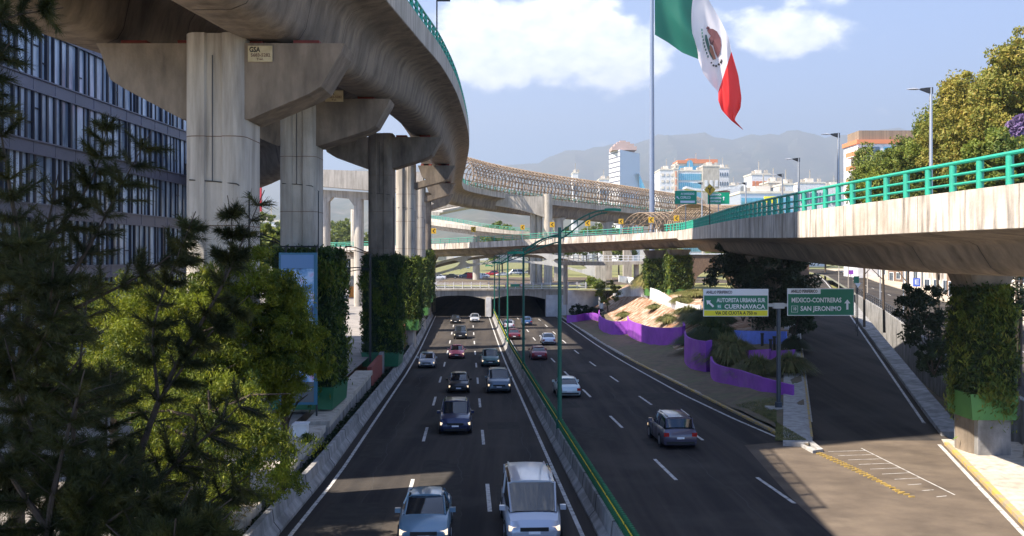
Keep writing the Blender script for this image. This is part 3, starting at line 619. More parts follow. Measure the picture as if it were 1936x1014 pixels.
# ------------------------------------------------------------------ bank with terraces
XE = lambda D: 18.1-.0461*D        # road side kerb of the bank
def zbank(X, D):
    x0, x1 = XE(D), XL(D)
    d = X-x0; e = x1-X
    zr = zroad(D)+.15
    rise = interp(D, [(55, 0), (70, .6), (90, 2.0), (110, 3.2), (140, 5.2), (175, 6.0), (190, 5.6)])
    s = min(1, max(0, (d-4)/11)); s = s*s*(3-2*s)
    z = zr+.10*min(max(d, 0), 6)+rise*s
    zz = zramp(D)+.15
    k = min(1, max(0, (6-e)/6)); k = k*k*(3-2*k)
    return z*(1-k)+max(zz, z*0+zz)*k
def hit(px, py, f=zbank, lo=50, hi=200):
    D = lo
    while D < hi:
        p = P(px, py, D)
        if p.z <= f(p.x, D): return p
        D += .25
    return P(px, py, hi)
nn = 24; V = []; bD = [50.5, 52, 54]+[57+3*i for i in range(45)]
for d in bD:
    for k in range(nn+1):
        X = XE(d)+(XL(d)-XE(d))*k/nn; V.append((X, d, zbank(X, d)+.05*math.sin(X*1.7+d)+.04*math.sin(d*2.3)))
Fq = [(i*(nn+1)+k, i*(nn+1)+k+1, (i+1)*(nn+1)+k+1, (i+1)*(nn+1)+k) for i in range(len(bD)-1) for k in range(nn)]
mb = MB(); mb.add(V, Fq)
for i, f in enumerate(mb.f):
    cxx = sum(mb.v[j][0] for j in f)/4; cy = sum(mb.v[j][1] for j in f)/4; d = cxx-XE(cy)
    pxx = CX+cxx/cy*F; pyy = HY+(CZ-zbank(cxx, cy))/cy*F
    if cy > 100 and d > 6: mb.m[i] = 1 if cxx < 30 else 2
struct('bank_terrain', mb, [M['soil'], M['mulch'], M['grassg']], True)
def kerbline(name, pts, lab, m='kerb', wd=.28, h=.16):
    q = MB(); q.sweep(pts, [(-wd/2,-.2),(-wd/2,h),(wd/2,h),(wd/2,-.2)]); return tag(obj(name, q, M[m]), kind='structure')
kerbline('kerb', [Vector((XE(d), d, zroad(d))) for d in range(50, 187, 4)], '', 'kerb')
kerbline('kerb', [Vector((XE(50)-.05, 50.6, zroad(50))), Vector((15.75, 49.6, zroad(49.6))), Vector((16.2, 50.0, zroad(50)))]+[Vector((XL(d)+.1, d, zramp(d))) for d in (52, 58, 66, 80, 95, 119, 150, 200)], '', 'kerb')
q = MB(); pts_ = [Vector((XL(d)-.75, d, max(zramp(d), zroad(d))+.17)) for d in (51.5, 58, 66, 80, 95, 110)]; q.sweep(pts_, [(-.6,-.3),(-.6,.02),(.72,.02),(.72,-.3)]); struct('footway', q, M['kerb'])
q = MB(); q.sweep([Vector((XE(d)-.16, d, zroad(d)+.165)) for d in range(53, 110, 4)], [(-.03,-.12),(-.03,0),(.16,0),(.16,-.12)]); struct('kerb_yellow_edge', q, M['ypaint'])
q = MB(); q.sweep([Vector((XL(d)+.27, d, zramp(d)+.165)) for d in (53, 58, 66, 80, 95)], [(-.1,-.14),(-.1,0),(.03,0),(.03,-.14)]); struct('kerb_yellow_edge', q, M['ypaint'])
def wallribbon(name, pix, hgt, m, lab, cat='wall', group=None, th=.18, D0=None, sink=.5, f=zbank):
    """wall following base points found on the bank"""
    base = [hit(x, y, f) for x, y in pix]; pts = cr(base, .8); zt = [p.z for p in pts]
    q = MB(); hs = hgt if isinstance(hgt, (list, tuple)) else None
    n = len(pts)
    def pr(i):
        h = hgt if hs is None else interp(i/(n-1), [(k/(len(hs)-1), v) for k, v in enumerate(hs)])
        return [(-th/2,-sink),(-th/2,h),(th/2,h),(th/2,-sink)]
    q.sweep(pts, pr); o = obj(name, q, M[m], None, True, 40); return tag(o, lab, cat, group)
G = 'painted garden walls on the bank'
wallribbon('garden_wall', [(1072,609),(1090,609),(1105,606),(1120,605),(1133,609)], [1.2,1.25,1.3,1.2], 'purple', 'short far purple garden wall below the dark shrubs near the tunnel', group=G)
wallribbon('garden_wall', [(1133,600),(1133,618),(1143,628),(1162,633),(1187,632)], [1.3,1.9,2.0,1.9], 'purple', 'sunlit purple curved wall left of the longest lit purple wall', group=G)
wallribbon('garden_wall', [(1187,622),(1190,636),(1210,646),(1240,652),(1290,651),(1292,640)], [1.9,2.3,2.3,2.1,2.0], 'purple', 'long sunlit purple wall curving below the orange gravel', group=G)
wallribbon('garden_wall', [(1295,668),(1297,688),(1310,698),(1335,703),(1345,700)], [2.4,2.8,2.9,2.8], 'purple', 'tall shaded purple wall with grasses hanging over its corner', group=G)
wallribbon('garden_wall', [(1344,700),(1348,716),(1365,724),(1395,730),(1440,740),(1480,747),(1500,750)], [1.35,1.5,1.4,1.3,1.1,.8], 'purple', 'long low shaded purple wall lowest on the bank near the sign post', group=G)
wallribbon('garden_wall', [(1392,684),(1420,686),(1456,686)], [1.1,1.2], 'purple', 'straight shaded purple wall in the middle between two grass clumps', group=G)
wallribbon('garden_wall', [(1458,685),(1480,685),(1503,683)], [1.0,1.0], 'purple', 'short dim purple wall behind the sign post', group=G)
wallribbon('garden_wall', [(1373,644),(1400,648),(1440,651),(1487,652)], [1.2,1.3,1.3], 'blue', 'blue painted garden wall behind the sign post', group=G)
wallribbon('garden_wall', [(1130,556),(1134,580),(1140,588)], [1.3,1.4], 'white', 'short white wall at the left end of the gravel terrace', group=G)
wallribbon('garden_wall', [(1160,562),(1185,560),(1215,561),(1250,572),(1285,588),(1325,592)], [.9,1.7,1.8,1.7,1.2,1.0], 'white', 'long white curved wall behind the orange gravel terrace', group=G)
wallribbon('garden_wall', [(1170,529),(1195,533),(1230,540)], [.9,.8], 'white', 'upper short white wall left of the pampas grass', group=G)
# ornamental grasses
def tuft(px, py, h, r, lab, lm='lf_gras', n=1500, seed=0, f=zbank, base=None, name='ornamental_grass', cat='grass clump', group='grass clumps on the bank'):
    p = base or hit(px, py, f); rs = np.random.RandomState(seed+int(px)); n = int(n)
    a = rs.random(n)*6.283; lean = rs.random(n)**.8; hh = h*(.6+.5*rs.random(n)); r0 = rs.random(n)*r*.35
    b = np.stack([p.x+np.cos(a)*r0, p.y+np.sin(a)*r0, np.full(n, p.z-.1)], 1)
    mid = b+np.stack([np.cos(a)*lean*r*.45, np.sin(a)*lean*r*.45, hh*.8], 1); ex_ = .8+.5*rs.random(n); tip = b+np.stack([np.cos(a)*lean*r*1.15*ex_, np.sin(a)*lean*r*1.15*ex_, hh*(1.2-.95*lean*ex_)], 1)
    wv = np.stack([-np.sin(a), np.cos(a), np.zeros(n)], 1)*(.014+.012*rs.random(n))[:, None]*(1+p.y/60)
    V = np.stack([b-wv, b+wv, mid+wv*.9, mid-wv*.9, tip+wv*.2, tip-wv*.2], 1).reshape(-1, 3); i = np.arange(n)*6
    Q = np.concatenate([np.stack([i, i+1, i+2, i+3], 1), np.stack([i+3, i+2, i+4, i+5], 1)]); o = npobj(name, V, Q, M[lm]); return tag(o, lab, cat, group)
tuft(1378, 690, 2.7, 2.7, 'big tufted grass spilling over the corner of the low purple wall', n=3500, seed=1)
tuft(1350, 655, 2.6, 3.0, 'dark grass clump standing above the tall shaded purple wall', 'lf_vine', n=3500, seed=2)
tuft(1322, 660, 2.0, 2.6, 'low dark clump at the left edge of the tall shaded purple wall', 'lf_vine', n=3000, seed=3)
tuft(1345, 618, 2.4, 2.6, 'dark broad clump right below the left road sign', 'lf_vine', n=3500, seed=4)
tuft(1312, 612, 1.8, 2.0, 'greenish clump at the right end of the orange gravel', 'lf_gras', n=2500, seed=5)
tuft(1432, 712, 1.7, 1.9, 'small round grass clump behind the low purple wall, left of the sign post', n=2000, seed=6)
tuft(1493, 706, 1.6, 1.7, 'small grass clump behind the low purple wall, right of the sign post', n=2000, seed=7)
tuft(1502, 664, 1.4, 1.3, 'dark little grass clump at the end of the blue wall', 'lf_dark', n=1500, seed=8)
tuft(1245, 548, 4.2, 3.3, 'large sunlit pampas grass standing left of the ivy covered pier', 'lf_pamp', n=6000, seed=9)
tuft(1222, 545, 2.8, 2.4, 'lower sunlit pampas clump leaning left at the foot of the large one', 'lf_pamp', n=3500, seed=10)
tuft(1315, 560, 1.0, 3.0, 'low straw coloured grass at the foot of the ivy covered pier', 'lf_pamp', n=2500, seed=11)
def shrub(px, py, r, lab, leaf, n=3000, ls=.12, seed=0, f=zbank, base=None, group='shrubs on the bank'):
    p = base or hit(px, py, f); rs = np.random.RandomState(seed+int(px)); t = thing('shrub', p, lab, 'shrub', group)
    q = MB()
    for i in range(5): an = i*1.3; q.tube([p, p+Vector((math.cos(an)*r[0]*.5, math.sin(an)*r[1]*.5, r[2]))], [.05,.02], 5)
    obj('stem', q, M['bark'], t); V, Q = leaves(crown_pts((p.x, p.y, p.z+r[2]*.8), r, 28, n//28, rs, .3, .35), ls, rs, .5); npobj('foliage', V, Q, M[leaf], t); return t
shrub(1096, 600, (1.9,1.6,1.3), 'dark shrub above the short far purple wall', 'lf_dark', 3000, .15, 1)
shrub(1122, 600, (1.7,1.4,1.0), 'dark low shrub at the right of the far purple wall', 'lf_dark', 2500, .15, 2)
shrub(1122, 570, (2.6,2.0,2.8), 'bright green bush left of the small lone tree', 'lf_vlit', 4500, .2, 3)
shrub(1105, 583, (1.7,1.5,1.1), 'pale leggy bush near the white tunnel wing wall', 'lf_gras', 2200, .15, 4)
for i, (px, py, h_, r_) in enumerate(((1262,612,1.3,1.6),(1180,600,1.0,1.3),(1300,600,1.5,2.0),(1238,585,.9,1.3),(1290,575,1.2,1.8))):
    tuft(px, py, h_, r_, ['tuft of dry grass behind the long sunlit purple wall', 'small dry tuft at the left foot of the gravel terrace', 'green tuft where the white curved wall meets the left road sign', 'little tuft in the middle of the gravel terrace', 'tuft above the white curved wall near the ivy covered pier'][i], 'lf_gras', n=1200, seed=120+i)
bt = hit(1150, 590); tree('young_tree', bt, 5.6, (2.3,2.0,2.5), 'small lone feathery tree at the left end of the gravel terrace', 'lf_hill', 41, None, 7000, .17, trunk=.12, clumps=60, asp=.2, lm='lf_hill')
# bollard lights
for k, (px, py) in enumerate(((1441, 655), (1464, 662), (1457, 668))):
    p = hit(px, py); q = MB(); q.tube([p, p+Vector((0,0,1.15))], .14, 10); q.tube([p+Vector((0,0,1.15)), p+Vector((0,0,1.3))], .18, 10); tag(obj('bollard', q, M['black']), ['black bollard light in front of the blue wall, leftmost of three', 'black bollard light beside the sign post', 'lowest black bollard light between the other two'][k], 'bollard', 'bollard lights by the blue wall')

# ------------------------------------------------------------------ gantry with two road signs
D = 62.0; sc = D/F; pb = hit(1472, 783)
t = thing('sign_post', (P(1472,783,D).x, D, pb.z), 'dark steel T shaped post carrying two green road signs', 'sign post')
X0 = P(1472,0,D).x
q = MB(); q.box(X0-.75, X0+.75, D-.6, D+.6, pb.z-.4, pb.z+.12); obj('footing', q, M['kerb'], t)
q = MB(); q.tube([(X0, D, pb.z), (X0, D, P(0,578,D).z)], [.15,.13], 14); q.tube([(X0, D, pb.z+.12), (X0, D, pb.z+.45)], .24, 8); obj('post', q, mat('grey blue steel', (.06,.075,.10), .4, .5), t, True)
zc = P(0,577,D).z
q = MB(); q.box(P(1440,0,D).x, P(1500,0,D).x, D-.1, D+.1, zc-.1, zc+.1); q.box(X0-.35, X0+.35, D-.16, D+.16, zc-.22, zc+.14); obj('crossbeam', q, M['steel'], t)
def panel(name, x0, x1, y0, y1, D, col, parent, dy=0): 
    a = P(x0, y0, D); b = P(x1, y1, D); q = MB(); q.box(a.x, b.x, D-.03-dy, D+.03-dy, b.z, a.z); return obj(name, q, M[col], parent)
def arrow(cx, cz, D, s, ang, parent, m='sign_w'):
    pts = [(0,.5),(.3,.12),(.1,.12),(.1,-.5),(-.1,-.5),(-.1,.12),(-.3,.12)]; c, n = math.cos(ang), math.sin(ang)
    q = MB(); q.prism([(cx+s*(a*c-b*n), cz+s*(a*n+b*c)) for a, b in pts], 'y', D-.012, D); obj('arrow', q, M[m], parent)
def signtext(s, x0, x1, yc, hpx, D, parent, m='sign_w', dy=.045):
    a = P(x0, yc, D); b = P(x1, yc, D); text('lettering', s, hpx*D/F*1.38, b.x-a.x, M[m], ((a.x+b.x)/2, D-dy, a.z), parent)
Dg = D-.16
s1 = thing('road_sign', P(1391, 598, Dg), 'green road sign reading AUTOPISTA URBANA SUR CUERNAVACA with a yellow strip', 'road sign')
panel('border', 1329.5, 1452.5, 546.5, 598.5, Dg, 'sign_w', s1); panel('board', 1331, 1451, 559, 586, Dg, 'sign_g', s1, .012); panel('yellow_strip', 1331, 1451, 587, 597.5, Dg, 'sign_y', s1, .012); panel('white_strip', 1330.5, 1387, 548, 557.5, Dg, 'sign_w', s1, .014)
panel('white_strip', 1389, 1451.5, 548, 557.5, Dg, 'sign_w', s1, .013)
signtext('ANILLO PERIFERICO', 1335, 1384, 553, 5.5, Dg, s1, 'black', .06); signtext('AUTOPISTA URBANA SUR', 1354.5, 1446.5, 568.2, 8, Dg, s1, 'sign_w', .05); signtext('CUERNAVACA', 1369, 1446, 580.2, 8.2, Dg, s1, 'sign_w', .05); signtext('VIA DE CUOTA A 750 m', 1352, 1430.5, 592.3, 6.3, Dg, s1, 'black', .05)
c = P(1359.5, 580, Dg); q = MB(); q.box(c.x-.15, c.x+.15, Dg-.05, Dg-.04, c.z-.17, c.z+.17); obj('route_shield', q, mat('shield green', (.02,.28,.2), .4), s1); signtext('95', 1356.5, 1362.5, 580, 5, Dg, s1, 'sign_w', .06)
c = P(1342, 574, Dg); arrow(c.x, c.z, Dg-.045, .62, math.radians(48), s1)
s2 = thing('road_sign', P(1551, 597, Dg), 'green road sign reading MEXICO-CONTRERAS SAN JERONIMO with an upward arrow', 'road sign')
panel('border', 1488.5, 1614.5, 545.5, 597, Dg, 'sign_w', s2); panel('board', 1489.7, 1613.5, 547, 595.8, Dg, 'sign_g', s2, .012); panel('white_strip', 1489.5, 1551, 546.5, 556, Dg, 'sign_w', s2, .03)
signtext('ANILLO PERIFERICO', 1495, 1545, 551.2, 5.8, Dg, s2, 'black', .08); signtext('MEXICO-CONTRERAS', 1496, 1590, 568, 9, Dg, s2, 'sign_w', .06); signtext('SAN JERONIMO', 1513, 1590, 584, 9, Dg, s2, 'sign_w', .06)
c = P(1502, 584.5, Dg); q = MB()
for (a_, b_, c_, d_) in ((-.21,.21,.19,.21),(-.21,.21,-.21,-.19),(-.21,-.19,-.19,.19),(.19,.21,-.19,.19)): q.box(c.x+a_, c.x+b_, Dg-.05, Dg-.04, c.z+c_, c.z+d_)
obj('route_shield', q, M['sign_w'], s2); signtext('10', 1499.5, 1504.5, 584.5, 6, Dg, s2, 'sign_w', .055)
c = P(1601.5, 576, Dg); arrow(c.x, c.z, Dg-.045, .66, 0, s2)

# ------------------------------------------------------------------ tunnel portal
D = 186.0; zt = 3.35; zb = zroad(D)
t = thing('tunnel_portal', (-4.6, D, zb), 'pale concrete tunnel portal with two wide dark openings under the street', 'tunnel')
def Xp(x): return (x-CX)/F*D
ops = [(Xp(811), Xp(917)), (Xp(930), Xp(1031))]
def btm(X):
    for a, b in ops:
        if a < X < b:
            s = (X-(a+b)/2)/((b-a)/2); return 2.35-.75*abs(s)**2.4
    return zb-1
xs = sorted(set([Xp(800), Xp(1072)]+[a+(b-a)*k/14 for a, b in ops for k in range(15)]+[v+e for ab in ops for v in ab for e in (-.001, .001)]))
q = MB(); V = []
for X in xs: V += [(X, D, btm(X)), (X, D, zt), (X, D+1.2, btm(X)), (X, D+1.2, zt)]
q.add(V, [f for i in range(len(xs)-1) for f in ((4*i, 4*i+4, 4*i+5, 4*i+1), (4*i, 4*i+2, 4*i+6, 4*i+4), (4*i+1, 4*i+5, 4*i+7, 4*i+3))]); obj('front_wall', q, M['conc_l'], t)
q = MB(); q.box(Xp(1032.5), Xp(1071), D-.08, D-.003, zb-1, zt-.9); obj('white_pier', q, M['white'], t); q = MB(); q.box(Xp(918.5), Xp(928.5), D-.3, D-.003, zb-1, 2.0); obj('white_pier', q, M['white'], t)
q = MB(); q.box(Xp(800), Xp(1072), D-.35, D+.4, zt, zt+.35); obj('coping', q, M['conc_l'], t)
q = MB(); 
for X in (Xp(811)-.4, Xp(917), Xp(1031)): q.box(X, X+.4 if X != Xp(917) else Xp(930), D+1.2, D+120, zb-1, 3.2)
q.box(Xp(805), Xp(1036), D+1.2, D+120, 2.4, 3.2); q.box(Xp(805), Xp(1036), D+120, D+121, zb-1, 3.2); obj('tunnel_lining', q, mat('dark tunnel lining', (.035,.033,.032), .95), t)  # lining in one even near-black tone
q = MB(); a = Xp(1072); q.add([(a,D,zb-1),(a+9,D+6,zb-1),(a+9,D+6,3.6),(a,D,3.4)], [(0,1,2,3)]); obj('wing_wall', q, M['white'], t)
rp_ = thing('street_railing', (Xp(808), D+.1, zt+.35), 'pale steel railing along the street above the tunnel mouths', 'railing')
q = MB()
for k in range(4): z = zt+.45+.32*k; q.box(Xp(808), Xp(1110), D+.0, D+.06, z-.045, z+.045)
obj('rail', q, M['sign_w'], rp_)
for k in range(19): 
    q = MB(); X = Xp(808)+k*1.72; q.box(X-.06, X+.06, D-.04, D+.1, zt+.35, zt+1.65); obj('post', q, M['sign_w'], rp_)
q = MB(); a = P(965,0,D).x; q.box(a, a+2.1, D-.14, D-.06, zt+.75, zt+1.25); t = thing('small_sign', (a, D-.1, zt+.7), 'small green street name plate on the railing above the tunnel', 'sign'); obj('board', q, M['teal'], t)
for i, xx in enumerate((958, 986)):
    q = MB(); c = P(xx, 0, D).x; q.tube([(c, D-.16, zt+1.0), (c, D-.08, zt+1.0)], .36, 16); t = thing('height_sign', (c, D-.1, zt+.6), 'round red and white prohibition sign on the tunnel railing, %s the green plate' % ('left of', 'right of')[i], 'sign', 'round signs on the tunnel railing'); obj('red_ring', q, M['red'], t)
    q = MB(); q.tube([(c, D-.18, zt+1.0), (c, D-.165, zt+1.0)], .26, 16); obj('white_disc', q, M['sign_w'], t)

# ------------------------------------------------------------------ arch bridge with oval openings, footbridge
D = 200.0
t = thing('arched_bridge', (0, D, 3.4), 'low arched concrete bridge with long oval openings behind the tunnel', 'bridge')
q = MB(); x0, x1 = P(800,0,D).x, P(1140,0,D).x; nA = 68; H = lambda s: 1-(2*s-1)**2
top = lambda s: 7.9+3.1*H(s); thk = lambda s: 3.0-.7*H(s)
cells = [(.05,.20),(.24,.42),(.49,.68),(.73,.90)]
def hole(s):
    for a, b in cells:
        if a < s < b:
            r = (s-(a+b)/2)/((b-a)/2); return .30*(max(0, 1-abs(r)**4))**.5
    return 0
V = []
for i in range(nA+1):
    s = i/nA; X = x0+(x1-x0)*s; T_ = top(s); B_ = T_-thk(s); h_ = hole(s)*thk(s); m_ = (T_+B_)/2
    for yy in (D-.4, D+.4): V += [(X, yy, B_), (X, yy, m_-h_), (X, yy, m_+h_), (X, yy, T_)]
fs = []
for i in range(nA):
    a = 8*i; b = a+8
    fs += [(a, b, b+1, a+1), (a+2, b+2, b+3, a+3), (a+4, a+5, b+5, b+4), (a+6, a+7, b+7, b+6), (a, a+4, b+4, b), (a+3, b+3, b+7, a+7), (a+1, b+1, b+5, a+5), (a+2, a+6, b+6, b+2)]
q.add(V, fs); M['conc_b'] = mat('bright weathered concrete', (.66,.63,.58), .85, col2=(.42,.39,.35), scale=.8, stretch=(1,1,.2), lo=.45, hi=.75); obj('arch_wall', q, M['conc_b'], t)
q = MB(); V = []
for i in range(nA+1):
    s = i/nA; X = x0+(x1-x0)*s; V += [(X, D+.4, top(s)-.5), (X, D+6, top(s)-.5), (X, D+6, top(s)-1.1), (X, D+.4, top(s)-1.1)]
q.add(V, [(4*i+k, 4*i+(k+1)%4, 4*i+4+(k+1)%4, 4*i+4+k) for i in range(nA) for k in range(4)]); obj('deck', q, M['conc'], t)
q = MB(); q.box(x1-1.6, x1+.6, D-.5, D+6, 3.3, 8.2); obj('abutment', q, M['conc_l'], t); q = MB(); q.box(x0-1.5, x0+.5, D-.5, D+6, 3.3, 8.2); obj('abutment', q, M['conc_l'], t)
D = 176.0
t = thing('footbridge', (16, D, 3), 'light concrete footbridge with a pale railing between the lamp posts and the pampas grass', 'footbridge')
x0, x1 = P(1056,0,D).x, P(1216,0,D).x; q = MB(); q.prism([(x0, 8.35),(x0, 9.0),(x1, 9.1),(x1, 8.55),((x0+x1)/2, 8.3)], 'y', D, D+3); obj('deck', q, M['conc_l'], t)
q = MB()
for z in (9.15, 9.65, 10.15): q.box(x0, x1, D+.02, D+.1, z-.05, z+.05)
for k in range(18): X = x0+(x1-x0)*k/17; q.box(X-.06, X+.06, D+.0, D+.12, 9.0, 10.2)
obj('railing', q, M['sign_w'], t)
q = MB(); q.tube([(P(1070,0,D).x, D+1.5, 1), (P(1070,0,D).x, D+1.5, 8.5)], .42, 12); obj('column', q, M['conc_l'], t, True)
q = MB(); q.tube([(P(1205,0,D).x, D+1.5, 2), (P(1205,0,D).x, D+1.5, 8.5)], .5, 12); obj('column', q, M['conc_l'], t, True)

# ------------------------------------------------------------------ structures behind the crossing
D = 228.0
t = thing('viaduct_frame', (8, D, 3.4), 'heavy concrete portal frame with a round double column carrying the far viaduct', 'pier')
q = MB(); V = []
for k in range(25):
    s = k/24; X = P(800,0,D).x+(P(1030,0,D).x-P(800,0,D).x)*s; T_ = CZ+(HY-372)/F*D; B_ = CZ+(HY-(388+20*(s-.45)**2*4))/F*D-1.6*(s<.02)
    V += [(X, D-1.2, B_), (X, D-1.2, T_), (X, D+1.2, T_), (X, D+1.2, B_)]
q.add(V, [(4*i+k, 4*i+(k+1)%4, 4*i+4+(k+1)%4, 4*i+4+k) for i in range(24) for k in range(4)]+[(0,1,2,3),(96,97,98,99)]); obj('crossbeam', q, M['conc_l'], t)
for xx, r, yt in ((1036, 1.05, 368), (1020, .75, 388), (1008, .75, 388)):
    q = MB(); X = P(xx,0,D).x; q.tube([(X, D-(.6 if xx==1036 else -1), 3), (X, D-(.6 if xx==1036 else -1), CZ+(HY-yt)/F*D)], r, 16); obj('column', q, M['conc_l'], t, True)
# piers under the far part of the viaduct (tube section)
for k, (xx, D) in enumerate(((1057, 252), (1150, 270), (1188, 279), (1260, 300))):
    q = MB(); X = P(xx,0,D).x; X += 0; zt_ = interp(X, [(-10,26.7),(-1.5,26),(11.2,25.5),(27,25),(44,24.5),(64,24)])-5.1; q.prism([(X-1.2, 3),(X+1.2, 3),(X+1.2, zt_-1),(X+2.0, zt_),(X-2.0, zt_),(X-1.2, zt_-1)][::-1], 'y', D+1.5, D+4); pr = obj('pier', q, M['conc_l'], hi)
# lower far viaducts (left and centre)
def simple_flyover(name, pts, w, lab, depth=1.6, fas=1.0, rail=True, seedD=0, m='conc_l', piers=(), spacing=3, maxposts=30):
    pth = cr(pts, 4); t = thing(name, pth[0], lab, 'flyover'); q = MB()
    q.sweep(pth, [(0,0),(0,-fas),(1.2,-fas-.15),(2.0,-fas-depth),(w-2.0,-fas-depth),(w-1.2,-fas-.15),(w,-fas),(w,0),(w-.25,0),(w-.25,-.7),(.25,-.7),(.25,0)]); obj('girder', q, M[m], t)
    if rail: railing([p for p in pth], t, spacing, .9, .07, .05, maxposts=maxposts)
    for (x, y, zt_, ww) in piers: q = MB(); q.tube([(x, y, 0), (x, y, zt_)], ww, 12); obj('pier', q, M[m], t, True)
    return t
simple_flyover('far_flyover', [P(480,462,215), P(640,468,215), P(700,470,214), P(800,475,213)], 9, 'low far flyover with green rail seen between the piers on the left', 1.5, .9, piers=[(P(672,0,224).x, 224, 21, 1.1)], maxposts=20)
simple_flyover('far_flyover', [P(805,412,300), P(860,420,270), P(930,432,262), P(1030,441,258), P(1130,443,262), P(1230,441,275)], 8, 'pale far flyover with a green rail curving behind the crossing deck', 1.3, 1.0, piers=[(P(900,0,266).x, 268, 16, 1.0),(P(1060,0,262).x, 262, 14, 1.0)], maxposts=20)
simple_flyover('far_flyover', [P(800,398,420), P(860,388,480), P(920,384,520), P(1000,380,560)], 9, 'distant grey ramp sweeping right far behind the portal frame', 1.3, 1.0, maxposts=5)
# beams on the left between piers (double deck frame)
D = 175.0
t = thing('viaduct_frame', (P(650,0,D).x, D, .7), 'concrete frame with a haunched beam seen between the second and third piers', 'pier')
q = MB(); zz = lambda y: CZ+(HY-y)/F*D; xx = lambda x: P(x,0,D).x
q.prism([(xx(540), zz(318)),(xx(720), zz(325)),(xx(800), zz(325)),(xx(800), zz(368)),(xx(720), zz(362)),(xx(600), zz(352)),(xx(540), zz(352))], 'y', D, D+2); q.prism([(xx(600), zz(357)),(xx(720), zz(364)),(xx(720), zz(378)),(xx(680), zz(376)),(xx(665), zz(388)),(xx(655), zz(374)),(xx(625), zz(371)),(xx(612), zz(385)),(xx(600), zz(385))], 'y', D+2.2, D+4); obj('crossbeam', q, M['conc_l'], t)
for a, b in ((664, 683), (600, 619)):
    q = MB(); q.tube([(xx((a+b)/2), D+3, .5), (xx((a+b)/2), D+3, zz(374))], (xx(b)-xx(a))/2, 16); obj('column', q, M['conc_l'], t, True)

# ------------------------------------------------------------------ lattice tubes
def cage(path, r, name, lab, ringstep=2.2, nlong=13, wob=.25, th=.135, arc=(-.6, math.pi+.6), m='rust', off_=-3.5, gaps=0):
    path = cr(path, ringstep); t = thing(name, path[0], lab, 'steel canopy'); rs = random.Random(3)
    fr = []
    for i, p in enumerate(path):
        tt = path[min(i+1, len(path)-1)]-path[max(i-1, 0)]; tt.z = 0; tt.normalize(); rt = Vector((tt.y, -tt.x, 0))
        fr.append((p+rt*off_, rt))
    q = MB(); 
    for (p, rt) in fr:
        q.tube([p+rt*math.cos(a)*r+Vector((0,0,math.sin(a)*r*.95)) for a in [arc[0]+(arc[1]-arc[0])*k/14 for k in range(15)]], th, 4, False)
    obj('ring_frame', q, M[m], t)
    q = MB()
    for k in range(nlong+1):
        a = arc[0]+(arc[1]-arc[0])*k/nlong
        q.tube([p+rt*math.cos(a)*r+Vector((0,0,math.sin(a)*r*.95)) for p, rt in fr], th*.7, 4, False)
    for i in range(len(fr)-1):
        for k in range(nlong):
            if rs.random() < .55:
                a = arc[0]+(arc[1]-arc[0])*(k+(i % 2))/nlong; b = arc[0]+(arc[1]-arc[0])*(k+1-(i % 2))/nlong
                p, rt = fr[i]; p2, rt2 = fr[i+1]
                q.tube([p+rt*math.cos(a)*r+Vector((0,0,math.sin(a)*r*.95)), p2+rt2*math.cos(b)*r+Vector((0,0,math.sin(b)*r*.95))], th*.5, 3, False)
    obj('rails_and_braces', q, M[m], t)  # long rails and diagonal braces in one mesh
    return t
cage([(x, d, z+1.7) for d, x, z in EDGE if 203 < d < 340], 4.6, 'lattice_canopy', 'long rusty steel lattice tube enclosing the far end of the high viaduct', 1.5)
cage([P(1310,432,190), P(1345,430,215), P(1400,425,240), P(1450,418,262)], 5.2, 'lattice_canopy', 'lower open steel lattice tube behind the green railing on the right', 2.4, 12, th=.15, off_=0, arc=(-.2, math.pi+.2))
cage([P(1210,440,230), P(1260,437,240), P(1330,430,262)], 5.0, 'lattice_canopy', 'second low lattice tube directly behind the flagpole foot', 2.4, 12, th=.15, off_=0, arc=(-.2, math.pi+.2))

# ------------------------------------------------------------------ glass office building on the left
t = thing('office_building', (-34, 60, .7), 'long dark glass office block with vertical fins behind the left viaduct', 'building')
def Fc(s): return Vector((-34.4+.023*(s-52)*1.0, s, 0))        # facade line
y0, y1 = 33.6, 100.0; Hb = 90  # unseen height and near end sized for the shadow on road and ramp
q = MB(); q.add([(Fc(y0).x-.3, y0, .7), (Fc(y1).x-.3, y1, .7), (-50, y1, .7), (-50, y0, .7), (Fc(y0).x-.3, y0, Hb), (Fc(y1).x-.3, y1, Hb), (-50, y1, Hb), (-50, y0, Hb)], [(0,1,5,4),(1,2,6,5),(2,3,7,6),(3,0,4,7),(4,5,6,7)]); obj('core', q, M['spand'], t)
gm = mat('tinted curtain glass', (.16,.21,.28), .12, .0, spec=.6, col2=(.62,.70,.80), scale=.35, stretch=(1,1.4,.25), lo=.42, hi=.62)  # pale patches are sky reflections put into the glass colour
fl = [22.76-4.5*k for k in range(5)]+[22.76+4.5*k for k in range(1, 15)]
